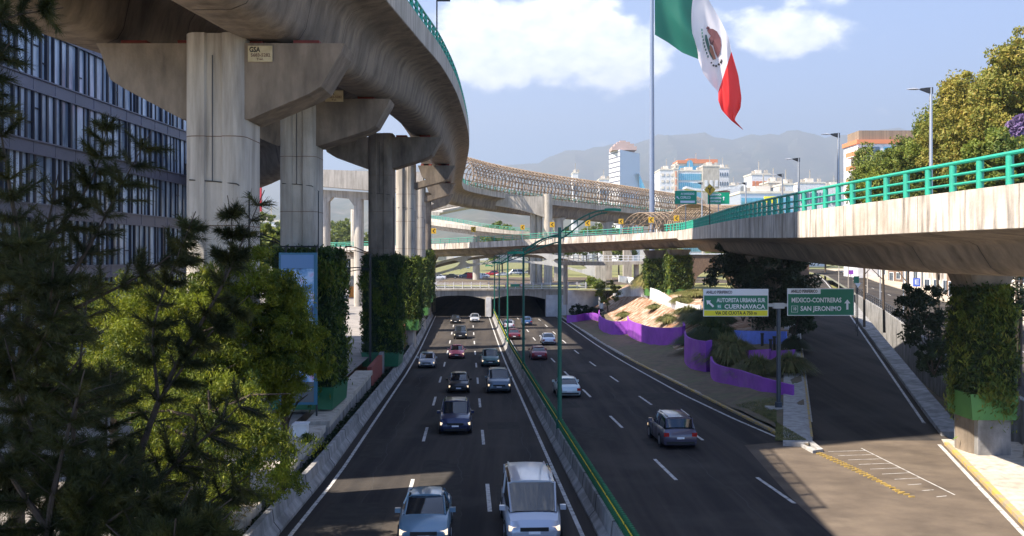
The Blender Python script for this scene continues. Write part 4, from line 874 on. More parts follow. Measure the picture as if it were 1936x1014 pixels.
for zt_ in sorted(fl):
    if zt_ < 1.5 : continue
    q = MB(); a, b = Fc(y0), Fc(y1); q.add([(a.x, a.y, zt_-.95), (b.x, b.y, zt_-.95), (b.x, b.y, zt_), (a.x, a.y, zt_)], [(0,1,2,3)])
    for zz_ in (zt_-.95, zt_): q.sweep([(a.x, a.y, zz_), (b.x, b.y, zz_)], [(-.02,-.05),(.12,-.05),(.12,.05),(-.02,.05)])
    if zt_ < 32:
        yy = y0
        while yy < y1: q.box(Fc(yy).x, Fc(yy).x+.03, yy, yy+.05, zt_-.95, zt_); yy += 3.1
    sp = obj('spandrel', q, M['spand'], t)
    q = MB(); q.add([(a.x-.1, a.y, zt_-4.5), (b.x-.1, b.y, zt_-4.5), (b.x-.1, b.y, zt_-.95), (a.x-.1, a.y, zt_-.95)], [(0,1,2,3)]); obj('window', q, gm, t)
    if zt_ < 35:
        rs = random.Random(int(zt_*10)); q = MB(); yy = y0
        while yy < y1:
            w_ = rs.choice((.14,.2,.3)); q.box(Fc(yy).x-.1, Fc(yy).x+rs.choice((-.02,.05,.12)), yy, yy+w_, zt_-4.5, zt_-.95)
            if rs.random() < .25:
                z_ = zt_-4.5+rs.choice((1.2, 2.3)); q.box(Fc(yy).x-.1, Fc(yy).x, yy, yy+1.0, z_, z_+.1)
            yy += w_+rs.choice((.55,.7,.9,1.1))
        obj('fins', q, M['mull'], t)

# ------------------------------------------------------------------ cars
CM = {}
def paint(name, c, r=.28): 
    if name not in CM: CM[name] = mat('car paint '+name, c, r, .25, coat=.6)
    return CM[name]
def ring(x, w, z0, zs, zt, crown=.03):
    return [(x, -w*.90, z0), (x, -w*.985, z0+.10), (x, -w, (z0+zs)/2+.05), (x, -w*.985, zs), (x, -w*.90, zt-.015), (x, -w*.55, zt+crown*.7), (x, 0, zt+crown), (x, w*.55, zt+crown*.7), (x, w*.90, zt-.015), (x, w*.985, zs), (x, w, (z0+zs)/2+.05), (x, w*.985, z0+.10), (x, w*.90, z0)]
KIND = {
 # stations for body: (x, half width, shoulder z, top z); then cabin stations: (x, w at belt, w at top, z belt, z top)
 'sedan': dict(L=4.6, body=[(-2.3,.72,.55,.62),(-2.2,.84,.72,.84),(-1.9,.88,.82,.96),(-1.2,.9,.86,.99),(0,.91,.86,.96),(.9,.9,.84,.95),(1.6,.88,.78,.88),(2.1,.82,.68,.76),(2.28,.7,.52,.58)],
               cab=[(-1.75,.76,.72,.93,.96),(-1.0,.80,.60,.95,1.38),(-.3,.82,.62,.95,1.45),(.35,.82,.61,.94,1.42),(1.2,.76,.70,.92,.95)], wb=(-1.38,1.42), r=.32),
 'hatch': dict(L=3.9, body=[(-1.95,.72,.6,.75),(-1.85,.82,.78,.95),(-1.4,.86,.86,1.0),(0,.87,.86,.98),(.8,.86,.85,.98),(1.4,.84,.78,.9),(1.8,.78,.68,.78),(1.94,.66,.5,.58)],
               cab=[(-1.82,.72,.62,.93,1.0),(-1.5,.78,.60,.97,1.42),(-.5,.80,.62,.97,1.5),(.3,.80,.61,.96,1.46),(1.15,.74,.68,.95,.98)], wb=(-1.2,1.22), r=.3),
 'suv': dict(L=4.8, body=[(-2.4,.8,.6,.8),(-2.3,.9,.85,1.05),(-1.8,.94,.98,1.12),(0,.95,.98,1.1),(1.1,.94,.96,1.1),(1.9,.92,.9,1.05),(2.25,.88,.78,.95),(2.4,.76,.55,.7)],
             cab=[(-2.2,.82,.70,1.08,1.16),(-2.0,.84,.70,1.1,1.66),(-1.0,.86,.72,1.1,1.75),(.25,.86,.71,1.09,1.72),(1.2,.8,.72,1.07,1.1)], wb=(-1.45,1.5), r=.38),
 'van': dict(L=5.2, body=[(-2.6,.86,.6,.9),(-2.5,.95,.9,1.12),(-1.8,.98,1.0,1.15),(0,.99,1.0,1.14),(1.5,.98,.98,1.12),(2.1,.94,.9,1.02),(2.45,.88,.75,.88),(2.6,.76,.5,.62)],
             cab=[(-2.55,.9,.84,1.1,1.2),(-2.4,.92,.82,1.12,1.9),(-1.0,.93,.84,1.12,2.0),(1.0,.92,.82,1.12,1.92),(2.0,.84,.76,1.06,1.1)], wb=(-1.6,1.7), r=.36),
 'pickup': dict(L=5.2, body=[(-2.6,.82,.65,.8),(-2.5,.9,.85,1.02),(-1.8,.93,.95,1.05),(0,.94,.95,1.06),(1.1,.93,.94,1.06),(1.9,.92,.88,1.02),(2.4,.88,.75,.9),(2.6,.76,.55,.65)],
             cab=[(-.75,.84,.74,1.04,1.12),(-.55,.86,.70,1.05,1.68),(.1,.86,.71,1.05,1.74),(.6,.85,.70,1.05,1.68),(1.35,.8,.72,1.03,1.07)], wb=(-1.6,1.65), r=.38)}
def car_proto(kind, pname, col):
    k = KIND[kind]; pm_ = paint(pname, col)
    t = thing(kind+'_car', (0,0,0), 'x', 'car')
    z0 = .22
    q = MB(); rings = [ring(x, w_, z0 if i not in (0, len(k['body'])-1) else z0+.12, zs, zt) for i, (x, w_, zs, zt) in enumerate(k['body'])]
    n = 13; q.add([p for r_ in rings for p in r_], [(i*n+j, i*n+(j+1)%n, (i+1)*n+(j+1)%n, (i+1)*n+j) for i in range(len(rings)-1) for j in range(n)]+[tuple(range(n))[::-1], tuple(range((len(rings)-1)*n, len(rings)*n))])
    body = obj('body', q, pm_, t, True, 38)
    # cabin glass
    cs = k['cab']; q = MB(); V = []
    for (x, wb_, wt, zb_, zt) in cs: V += [(x, -wb_, zb_), (x, -wt, zt-.04), (x, -wt*.8, zt), (x, wt*.8, zt), (x, wt, zt-.04), (x, wb_, zb_)]
    q.add(V, [(i*6+j, i*6+j+1, (i+1)*6+j+1, (i+1)*6+j) for i in range(len(cs)-1) for j in range(5)]+[(0,1,2,3,4,5), tuple(range((len(cs)-1)*6, len(cs)*6))[::-1]]); obj('glasshouse', q, M['cglass'], t, True, 30)
    # roof panel + pillars
    q = MB(); rr = cs[1:-1]; V = []
    for i, (x, wb_, wt, zb_, zt) in enumerate(rr):
        xx_ = x+(.0 if 0 < i < len(rr)-1 else (-.04 if i == 0 else .05)); V += [(xx_, -wt-.015, zt-.08), (xx_, -wt*.82, zt+.012), (xx_, 0, zt+.035), (xx_, wt*.82, zt+.012), (xx_, wt+.015, zt-.08)]
    q.add(V, [(i*5+j, i*5+j+1, (i+1)*5+j+1, (i+1)*5+j) for i in range(len(rr)-1) for j in range(4)]+[(0,1,2,3,4), tuple(range((len(rr)-1)*5, len(rr)*5))[::-1]])
    if kind == 'van' or kind == 'suv':
        for s in (-1, 1): q.tube([(rr[0][0]+.1, s*rr[0][2]*.85, rr[0][4]+.06), (rr[-1][0]-.1, s*rr[-1][2]*.85, rr[-1][4]+.06)], .025, 5)
    for s in (-1, 1):
        for a, b in ((cs[0], cs[1]), (cs[-1], cs[-2])):
            q.tube([(a[0], s*(a[2]+.01), a[4]-.03), (b[0], s*(b[2]+.01), b[4]-.05)], .035, 5)
        x_ = (cs[1][0]+cs[-2][0])/2; q.tube([(x_, s*(cs[2][1]+.005), cs[2][3]), (x_, s*(cs[2][2]+.01), cs[2][4]-.07)], .04, 5)
    obj('roof', q, pm_, t, True, 38)
    xf = k['body'][-1][0]; xr_ = k['body'][0][0]; wf = k['body'][-2][1]; zf = k['body'][-2][2]
    for s in (-1, 1):
        q = MB(); q.prism([(xf-.22, zf-.17), (xf+.01-.05, zf-.19), (xf-.04, zf-.06), (xf-.26, zf+.02)], 'y', s*wf*.62, s*(wf*.99)); obj('headlight', q, M['hlamp'], t)
        wr = k['body'][1][1]; zr = k['body'][1][2]; q = MB(); q.box(xr_-.01, xr_+.14, min(s*wr*.68, s*wr*.985), max(s*wr*.68, s*wr*.985), zr-.16, zr+.04); obj('tail_light', q, M['tlamp'], t)
        q = MB(); wb_ = cs[-2][1]; q.box(cs[-1][0]-.45, cs[-1][0]-.28, min(s*(wb_+.04), s*(wb_+.24)), max(s*(wb_+.04), s*(wb_+.24)), cs[-1][3]+.0, cs[-1][3]+.16); obj('mirror', q, pm_, t)
    q = MB(); q.box(xf-.1, xf+.015, -wf*.55, wf*.55, zf-.2, zf-.07); q.box(xf-.12, xf+.02, -wf*.75, wf*.75, z0+.05, z0+.17); obj('grille', q, M['black'], t)
    q = MB(); q.box(xf+.0, xf+.03, -.2, .2, zf-.29, zf-.2); q.box(xr_-.03, xr_+.0, -.2, .2, zf-.22, zf-.12); obj('number_plate', q, M['sign_w'], t)
    q = MB(); q.box(xr_-.02, xr_+.2, -wf*.85, wf*.85, z0+.08, z0+.2)
    for xx_ in (-.55, .45):
        for s in (-1, 1): q.box(xx_-.008, xx_+.008, min(s*k['body'][3][1]*.98, s*(k['body'][3][1]+.006)), max(s*k['body'][3][1]*.98, s*(k['body'][3][1]+.006)), z0+.15, k['body'][3][2])
    obj('trim', q, M['black'], t)
    if kind == 'pickup':
        q = MB(); q.box(-2.45, -.85, -.74, .74, 1.06, 1.075); obj('cargo_bed', q, M['black'], t)
    r_ = k['r']; hw = k['body'][3][1]
    for wx in k['wb']:
        for s in (-1, 1):
            q = MB(); q.tube([(wx, s*(hw-.22), r_), (wx, s*(hw+.012), r_)], r_, 18); wh = obj('wheel', q, M['tyre'], t, True, 50)
            q = MB(); q.tube([(wx, s*(hw+.0), r_), (wx, s*(hw+.022), r_)], r_*.62, 10); obj('rim', q, M['rim'], wh)
    return t
PROTO = {}
ZERO = {}
def put_car(kind, pname, col, pos, heading, label, group, first=True, cat='car'):
    key = (kind, pname)
    if key not in PROTO: o = car_proto(kind, pname, col); PROTO[key] = o
    else: o = copy_tree(PROTO[key])
    o.location = pos; o.rotation_euler = (0, 0, heading); tag(o, label, cat, group); return o
slope = math.atan(.0228)
def road_car(kind, pname, col, u, d, away, label, group):
    hd = math.pi/2+math.atan(.0461) if away else -math.pi/2+math.atan(.0461)
    o = put_car(kind, pname, col, R(u, d, .006), hd, label, group)
    sl = (zroad(d+2)-zroad(d-2))/4; o.rotation_euler = (0, (-math.atan(sl) if away else math.atan(sl)), hd); return o
GL = 'oncoming traffic on the left carriageway'; GR = 'traffic driving away on the right carriageway'
road_car('sedan', 'steel blue', (.13,.22,.30), -1.5, 34.2, False, 'steel blue sedan nearest the camera, cut by the bottom edge', GL)
road_car('van', 'silver', (.42,.45,.52), 2.25, 34.8, False, 'silver van at the bottom edge, nearest vehicle in the lane by the median', GL)
road_car('suv', 'navy', (.012,.02,.07), -.75, 57.6, False, 'navy blue car alone in the middle lane ahead of the black one', GL)
road_car('hatch', 'black', (.012,.012,.013), -.75, 77, False, 'black car in the middle lane, left of the grey off-roader', GL)
road_car('suv', 'blue grey', (.10,.14,.18), 2.45, 77.5, False, 'blue grey off-roader close to the median, below the green pickup', GL)
road_car('hatch', 'light silver', (.48,.50,.54), -4.2, 98, False, 'light silver hatchback in the far left lane by the barrier', GL)
road_car('sedan', 'pink', (.72,.16,.20), -1.3, 109, False, 'pinkish red taxi sedan in the middle of the sunlit stripe', GL)
road_car('pickup', 'dark green', (.05,.12,.11), 2.3, 100, False, 'dark green pickup close to the median', GL)
road_car('suv', 'black', (.012,.012,.014), -1.1, 137, False, 'black car with a light front between the sun stripes', GL)
road_car('sedan', 'black', (.012,.012,.013), -2.2, 168, False, 'black sedan just leaving the left tunnel mouth', GL)
road_car('hatch', 'light silver', (.48,.50,.54), 1.2, 171, False, 'white hatchback just leaving the left tunnel mouth', GL)
road_car('sedan', 'pale mint', (.55,.62,.62), 7.7, 74.5, True, 'pale sedan behind the nearest lamp post in the lane by the median', GR)
road_car('suv', 'plum', (.09,.08,.12), 11.3, 53, True, 'dark plum grey off-roader nearest the camera on the right carriageway', GR)
road_car('sedan', 'dark red', (.22,.015,.03), 7.9, 107.5, True, 'dark red sedan alone in the lane by the median', GR)
road_car('sedan', 'white', (.68,.70,.74), 10.7, 128, True, 'white sedan in the middle lane right of the dark red one', GR)
road_car('hatch', 'blue', (.06,.13,.28), 10.0, 163, True, 'blue hatchback close to the right tunnel mouth', GR)
road_car('sedan', 'maroon', (.12,.02,.03), 6.5, 136, True, 'maroon sedan following the pale one towards the tunnel', GR)
road_car('hatch', 'white', (.68,.70,.74), 6.6, 155, True, 'pale hatchback heading into the right tunnel ahead of the maroon sedan', GR)
# upper street traffic
US = [(828,523,'sedan','white',0,'blurred white car leftmost in the street above the tunnel'),(852,521,'sedan','black',0,'black car second from the left above the tunnel'),(882,520,'suv','blue grey',0,'grey car third from the left above the tunnel'),(912,520,'sedan','white',0,'white car in the middle of the street above the tunnel'),(950,517,'sedan','light silver2',0,'silver car left of the white minibus'),(975,514,'van','white',0,'white minibus in the street above the tunnel'),(997,513,'hatch','light silver',0,'small car right of the white minibus'),
      (866,504,'hatch','light silver',1,'small car in the shade of the arched bridge on the left'),(880,502,'sedan','white',1,'white car in the shade under the arched bridge'),(930,516,'suv','dark red2',0,'red car behind the queue in the upper street')]
for px, py, kd, pn, b, lab in US:
    D_ = (CZ-3.43)*F/(py+6-HY); p = P(px, 0, D_); col = {'white':(.68,.70,.74),'black':(.012,.012,.013),'blue grey':(.10,.14,.18),'light silver':(.48,.50,.54),'light silver2':(.4,.42,.46),'dark red2':(.4,.02,.03)}[pn]
    put_car(kd, pn, col, (p.x, D_, 3.43), math.pi+.15*b, lab, 'cars queuing in the street above the tunnel')

# ------------------------------------------------------------------ flagpole and flag
D = 250.0; X = (1232.5-CX)/F*D
t = thing('flagpole', (X, D, 3.3), 'gigantic pale grey flagpole rising out of the frame', 'flagpole')
q = MB(); 
for k in range(8): q.tube([(X, D, 3.3+13*k), (X, D, 3.3+13*(k+1))], [.78-.055*k, .78-.055*k-.03], 20)
obj('pole', q, M['pole'], t, True)
q = MB(); q.tube([(X, D, 107.3), (X, D, 108), (X, D, 108.8)], [.2,.6,.15], 12); obj('finial', q, M['sign_y'], t, True)
BE = [(0,1238,66),(.12,1262,80),(.24,1290,100),(.333,1320,112),(.45,1330,140),(.55,1345,160),(.667,1358,174),(.72,1358,190),(.8,1364,208),(.9,1382,228),(1,1405,246)]
TE = [(0,1238,-160),(.12,1270,-110),(.24,1300,-75),(.333,1322,-50),(.42,1340,0),(.5,1362,38),(.6,1378,72),(.667,1383,98),(.74,1396,143),(.8,1402,185),(.88,1400,205),(.94,1388,226),(1,1405,245)]
def fl_pt(s, v):
    bx, by = interp(s, [(a, b) for a, b, c in BE]), interp(s, [(a, c) for a, b, c in BE]); tx, ty = interp(s, [(a, b) for a, b, c in TE]), interp(s, [(a, c) for a, b, c in TE])
    bow = 4*v*(1-v); x = bx+(tx-bx)*v; y = by+(ty-by)*v
    if s < .38: x += bow*(-14)*(s/.333)*(1 if v > .3 else v/.3)
    dep = 1.5*math.sin(s*13+v*2.5)*min(1, s*4)+.8*math.sin(v*9+s*8)*min(1, s*4)+.35*math.sin(s*40+v*14)*s
    return P(x, y, D-.5+dep*.85)
t = thing('flag', (X+.8, D-.5, 60), 'huge green, white and red flag with a brown eagle emblem hanging from the pole', 'flag')
for a, b, nm, col in ((0, .3333, 'green_stripe', (.0,.15,.10)), (.3333, .6667, 'white_stripe', (.74,.70,.74)), (.6667, 1, 'red_stripe', (.75,.015,.015))):
    q = MB(); ns, nv = 26, 40; q.add([fl_pt(a+(b-a)*i/ns, k/nv) for i in range(ns+1) for k in range(nv+1)], [(i*(nv+1)+k, (i+1)*(nv+1)+k, (i+1)*(nv+1)+k+1, i*(nv+1)+k+1) for i in range(ns) for k in range(nv)])
    obj(nm, q, mat('flag cloth '+nm, col, .7, trans=.4), t, True, 180)
def fdep(x, y):   # depth of the cloth at a picture point, by nearest sample
    best = None
    for s, v, p in FS:
        X_ = CX+p.x/p.y*F; Y_ = HY-(p.z-CZ)/p.y*F; dd = (X_-x)**2+(Y_-y)**2
        if best is None or dd < best[0]: best = (dd, p.y)
    return best[1]
FS = [(s/60, v/30, fl_pt(s/60, v/30)) for s in range(18, 44) for v in range(31)]
def emb(poly, m, dy=.28):
    c = sum(p[0] for p in poly)/len(poly), sum(p[1] for p in poly)/len(poly); d = [fdep(*p) for p in poly]; dc = fdep(*c)
    q = MB(); vs = [P(p[0], p[1], d[i]-dy) for i, p in enumerate(poly)]+[P(c[0], c[1], min(dc, sum(d)/len(d))-dy)]; n = len(poly); q.add(vs, [(i, (i+1)%n, n) for i in range(n)]); return q
brown = mat('emblem brown', (.11,.03,.035), .8); brown2 = mat('emblem light brown', (.3,.12,.06), .8); emg = mat('emblem green', (.02,.1,.08), .8)
obj('eagle', emb([(1337,58),(1341,54),(1348,55),(1356,60),(1362,72),(1364,86),(1361,100),(1357,110),(1352,100),(1348,86),(1343,84),(1340,74),(1345,66),(1339,62)], 0), brown, t)
obj('eagle_head', emb([(1337,50),(1341,51),(1342,55),(1338,57),(1335,54)], 0), brown, t)
obj('eagle_tail', emb([(1343,84),(1347,90),(1351,103),(1354,112),(1349,113),(1345,104),(1340,94)], 0, .30), brown2, t)
obj('snake', emb([(1333,66),(1336,66),(1339,76),(1342,88),(1347,102),(1352,112),(1348,114),(1342,104),(1337,90),(1333,76)], 0, .32), emg, t)
q = MB()
for i in range(9):
    s = i/8; x = 1327+3.5*s+ (s*s)*8; y = 57+s*50; e_ = emb([(x-1.3, y-2.4), (x+1.3, y-2.4), (x+1.5, y+2.2), (x-1, y+2.2)], 0, .3); q.add(e_.v, e_.f)
obj('wreath', q, emg, t)
q = MB()
for x, y, r_ in ((1349,124,2.2),(1354,125,2.4),(1359,122,2.4),(1363,118,2.6),(1364,114,1.8),(1345,119,1.8)): e_ = emb([(x+r_*math.cos(a), y+r_*math.sin(a)) for a in (0,1.05,2.1,3.14,4.2,5.2)], 0, .3); q.add(e_.v, e_.f)
obj('wreath_ribbon', q, M['black'], t)

# ------------------------------------------------------------------ signs and lamps on the right flyover
def along(D):       # point on the flyover fascia
    for a, b in zip(fp, fp[1:]):
        if a.y <= D <= b.y and a.x > 10: return a.lerp(b, (D-a.y)/(b.y-a.y))
def grey_lamp(px, D, ytop, head_px, lab, zb=None):
    X = (px-CX)/F*D; zt_ = CZ+(HY-ytop)/F*D; zb = interp(D, [(50, 11.7), (100, 12.6), (140, 13.1)]) if zb is None else zb; t = thing('street_lamp', (X, D, zb), lab, 'street lamp', 'grey street lamps beside the right flyover'); k = head_px*D/F
    q = MB(); q.tube([(X, D, zb), (X, D, zt_)], [.11,.075], 10); obj('pole', q, M['steel'], t, True)
    q = MB(); q.prism([(X+.1, zt_+.02), (X+.1, zt_-.35), (X-.1*k, zt_-.3), (X-.45*k, zt_-.12), (X-.45*k, zt_-.05), (X-.15*k, zt_)][::-1], 'y', D-.06, D+.06); obj('arm', q, M['dark'], t)
    q = MB(); vs = []
    for s_, w_, h_ in ((0,.05,.02),(.15,.13,.05),(.4,.17,.075),(.75,.13,.05),(1,.03,.02)):
        xx_ = X-.45*k-.55*k*s_; vs += [(xx_, D-w_*k*.8, zt_-.1), (xx_, D, zt_-.1+h_*k), (xx_, D+w_*k*.8, zt_-.1), (xx_, D, zt_-.1-h_*k*.35)]
    q.add(vs, [(i*4+j, i*4+(j+1)%4, (i+1)*4+(j+1)%4, (i+1)*4+j) for i in range(4) for j in range(4)]+[(0,1,2,3),(16,17,18,19)]); obj('lamp_head', q, M['steel'], t)
grey_lamp(1760, 52, 166, 46, 'grey street lamp rising highest behind the flyover railing on the right')
grey_lamp(1585, 70, 252, 33, 'second grey street lamp along the flyover, just left of the white and orange block')
grey_lamp(1510, 84, 299, 26, 'third grey street lamp behind the flyover railing')
grey_lamp(1479, 95, 329, 21, 'fourth grey street lamp behind the flyover railing')
grey_lamp(1410, 110, 345, 16, 'small far grey street lamp above the flyover railing')
grey_lamp(1327, 135, 345, 18, 'slim grey street lamp between the two far green signs')
q = MB(); t = thing('street_lamp', (P(826,0,72).x, 72, 26), 'thin lamp standing on top of the high viaduct at the upper edge', 'street lamp'); X = P(826,0,72).x; q.tube([(X,72,25.2),(X,72,31)], .06, 6); q.box(X, X+1.0, 71.9, 72.1, 29.3, 29.4); obj('pole', q, M['dark'], t)
def small_sign(px, py, wpx, hpx, D, kind, lab, txt=None, zb=None, group=None):
    c = P(px, py, D); s = D/F; w_, h_ = wpx*s, hpx*s; t = thing('road_sign', (c.x, D, zb if zb is not None else c.z-3), lab, 'road sign', group)
    q = MB(); q.tube([(c.x, D+.06, zb if zb is not None else c.z-3), (c.x, D+.06, c.z+h_*.5)], .05, 6); obj('post', q, M['steel'] if kind != 'diamond' else M['dark'], t)
    if kind == 'chevron':
        q = MB(); q.box(c.x-w_/2, c.x+w_/2, D-.03, D, c.z-h_/2, c.z+h_/2); obj('board', q, M['sign_o'], t)
        q = MB(); q.prism([(c.x-w_*.3, c.z), (c.x+w_*.15, c.z+h_*.38), (c.x+w_*.35, c.z+h_*.38), (c.x-w_*.05, c.z), (c.x+w_*.35, c.z-h_*.38), (c.x+w_*.15, c.z-h_*.38)], 'y', D-.04, D-.032); obj('chevron', q, M['black'], t)
    if kind == 'diamond':
        q = MB(); q.prism([(c.x-w_/2, c.z), (c.x, c.z+h_/2), (c.x+w_/2, c.z), (c.x, c.z-h_/2)], 'y', D-.04, D); obj('board', q, M['sign_o'], t)
        q = MB(); q.prism([(c.x-.05*w_, c.z-.3*h_), (c.x+.05*w_, c.z-.3*h_), (c.x+.05*w_, c.z), (c.x+.2*w_, c.z+.2*h_), (c.x+.1*w_, c.z+.24*h_), (c.x, c.z+.06*h_), (c.x-.1*w_, c.z+.2*h_), (c.x-.2*w_, c.z+.13*h_), (c.x-.05*w_, c.z)], 'y', D-.055, D-.045); obj('fork_symbol', q, M['black'], t)
    if kind == 'green':
        q = MB(); q.box(c.x-w_/2, c.x+w_/2, D-.04, D, c.z-h_/2, c.z+h_/2); obj('board', q, mat('lit green sign', (0,.30,.16), .5), t)
        for i, (s_, f0, f1, yy, hh) in enumerate(txt): text('lettering', s_, hh*h_*1.35, (f1-f0)*w_, M['sign_w'], (c.x+((f0+f1)/2-.5)*w_, D-.05, c.z+(.5-yy)*h_), t)
    return t
A = along(100)
t1 = small_sign(1296.5, 373.5, 41, 25, 118, 'green', 'far green road sign reading AV UNIVERSIDAD COPILCO', [('AV UNIVERSIDAD', .27, .9, .24, .17), ('COPILCO', .25, .72, .52, .2)], 13.4)
c = P(1296.5, 373.5, 118); q = MB(); q.box(c.x-.25*41*118/F, c.x+.42*41*118/F, 117.93, 117.955, c.z-.42*25*118/F, c.z-.25*25*118/F); obj('white_strip', q, M['sign_w'], t1); c = P(1281.5, 374, 118); arrow(c.x, c.z, 117.95, .5, math.radians(45), t1)
t2 = small_sign(1358.5, 375, 41, 22, 116, 'green', 'far green road sign half hidden by the amber diamond sign', [('CUERNAVACA', .1, .62, .2, .18), ('LUIS CABRERA', .06, .62, .5, .18), ('CONTRERAS', .06, .6, .78, .16)], 13.3)
c = P(1368, 375.5, 116); arrow(c.x, c.z, 115.95, .5, 0, t2)
small_sign(1342, 359, 22, 22, 96, 'diamond', 'amber diamond merge sign mounted above the green railing', zb=13.2)
for i, (px, py, D_, s_) in enumerate(((820,437,186,9),(895,434,182,9),(988,430,168,8),(1044,425,163,9),(1111,422,160,10),(1174,419,157,9),(1231,416,152,10),(1279,413,141,10))):
    small_sign(px, py, s_, s_+1, D_, 'chevron', ['leftmost black and yellow chevron sign on the crossing deck', 'second chevron sign from the left on the crossing deck', 'third chevron sign from the left on the crossing deck', 'chevron sign next to the top of the nearest green lamp', 'chevron sign right of the nearest green lamp', 'chevron sign above the middle of the footbridge', 'chevron sign in front of the flagpole foot', 'chevron sign right of the flagpole on the flyover bend'][i], zb=12.6, group='chevron signs along the crossing deck')

# ------------------------------------------------------------------ right side: retaining wall, railing, street frontage
t = thing('retaining_wall', (XW(90), 90, zst(90)), 'grey wall with a dark steel railing holding up the frontage street on the right', 'wall')
wp = [Vector((XW(d), d, zst(d))) for d in (36, 44, 52, 60, 70, 80, 90, 100, 110, 119, 135, 150)]
q = MB(); q.sweep(wp, [(-.2,-4),(-.2,.35),(.15,.35),(.15,-4)]); obj('wall', q, M['conc_w'], t)
railing([p+Vector((0,0,.35)) for p in wp if p.y > 62], t, 2.0, .95, .05, .05, 'dark', maxposts=50, nrail=4)
railing([p+Vector((-.05,0,.35)) for p in wp if p.y < 48], t, 2.2, .95, .09, .09, 'conc_w', maxposts=10, nrail=3)
# low kerb wall on ramp's right side and dark ditch
q = MB(); q.sweep([Vector((XR(d)+.3, d, zramp(d))) for d in (54, 66, 80, 95, 119, 140)], [(-.3,-2),(-.3,.22),(.9,.3),(1.4,-1.6),(1.4,-2)]); struct('ramp_shoulder', q, M['conc_w'])
q = MB(); q.add([(XR(d)+o_, d, z_) for d in (52, 60, 75, 90, 119, 150) for o_, z_ in ((0, -1.6), (5, -1.6))], [(2*i, 2*i+1, 2*i+3, 2*i+2) for i in range(5)]); struct('ditch_ground', q, M['soil'])
q = MB(); q.sweep([Vector((XR(d)+.1, d, zroad(d))) for d in (5, 15, 25, 35, 45, 53)], [(-.25,-.2),(-.25,.15),(.2,.17),(3.6,.2),(3.6,-.2)]); struct('footway', q, M['conc_l'])
q = MB(); q.sweep([Vector((XR(d)-.16, d, zroad(d)+.17)) for d in (5, 15, 25, 35, 45, 52)], [(-.03,-.16),(-.03,0),(.22,0),(.22,-.16)]); struct('kerb_yellow_edge', q, M['ypaint'])
# shop row
def house(name, x0, x1, y0, y1, z0, h, wall, lab, win=3, floors=2, roofm='conc_w', group=None, side=None):
    t = thing(name, ((x0+x1)/2, y0, z0), lab, 'building', group); q = MB(); q.box(x0, x1, y0, y1, z0-3, z0+h); obj('wall', q, M[wall] if isinstance(wall, str) else wall, t)
    q = MB(); q.box(x0-.15, x1+.15, y0-.15, y1+.15, z0+h, z0+h+.4); obj('roof', q, M[roofm], t)
    fh = h/floors
    for f_ in range(floors):
        for k in range(win):
            yw = y0+(y1-y0)*(k+.5)/win; ww = (y1-y0)/win*.3; za = z0+fh*f_+fh*.28; zb_ = z0+fh*f_+fh*.78
            if f_ == 0 and k % 2: za = z0
            q = MB(); q.box(x0-.06, x0+.1, yw-ww, yw+ww, za, zb_); fr_ = obj('window' if not (f_ == 0 and k % 2) else 'door', q, M['sign_w'], t)
            q = MB(); q.box(x0-.09, x0-.061, yw-ww*.85, yw-ww*.05, za+.1, zb_-.1); q.box(x0-.09, x0-.061, yw+ww*.05, yw+ww*.85, za+.1, zb_-.1); obj('pane', q, M['glass'], fr_)
            if h > 0 and (x1-x0) > 4:
                xw = x0+(x1-x0)*(k+.5)/win; wx = (x1-x0)/win*.3
                q = MB(); q.box(xw-wx, xw+wx, y0-.06, y0+.1, za, zb_); fr_ = obj('window', q, M['sign_w'], t)
                q = MB(); q.box(xw-wx*.85, xw+wx*.85, y0-.09, y0-.061, za+.1, zb_-.1); obj('pane', q, M['glass'], fr_)
    return t
hz = ['cream', 'brick', 'conc_f', 'cream', 'brick', 'conc_f']
hl = ['cream shop front at the near end of the row across the frontage street', 'brown brick house second in the row across the street', 'grey streaked house third in the row across the street', 'tall cream house fourth in the row across the street', 'brown brick workshop near the far bend', 'pale grey house at the far end of the row across the street']
for i in range(6):
    d = 118+i*16; x0 = Xs1(d)+6.0; house('row_house', x0, x0+12, d, d+14, zst(d)+.1, 5.5+[0,1.5,.5,3,0,1][i], hz[i], hl[i], 4, 2, group='row of low houses across the street')
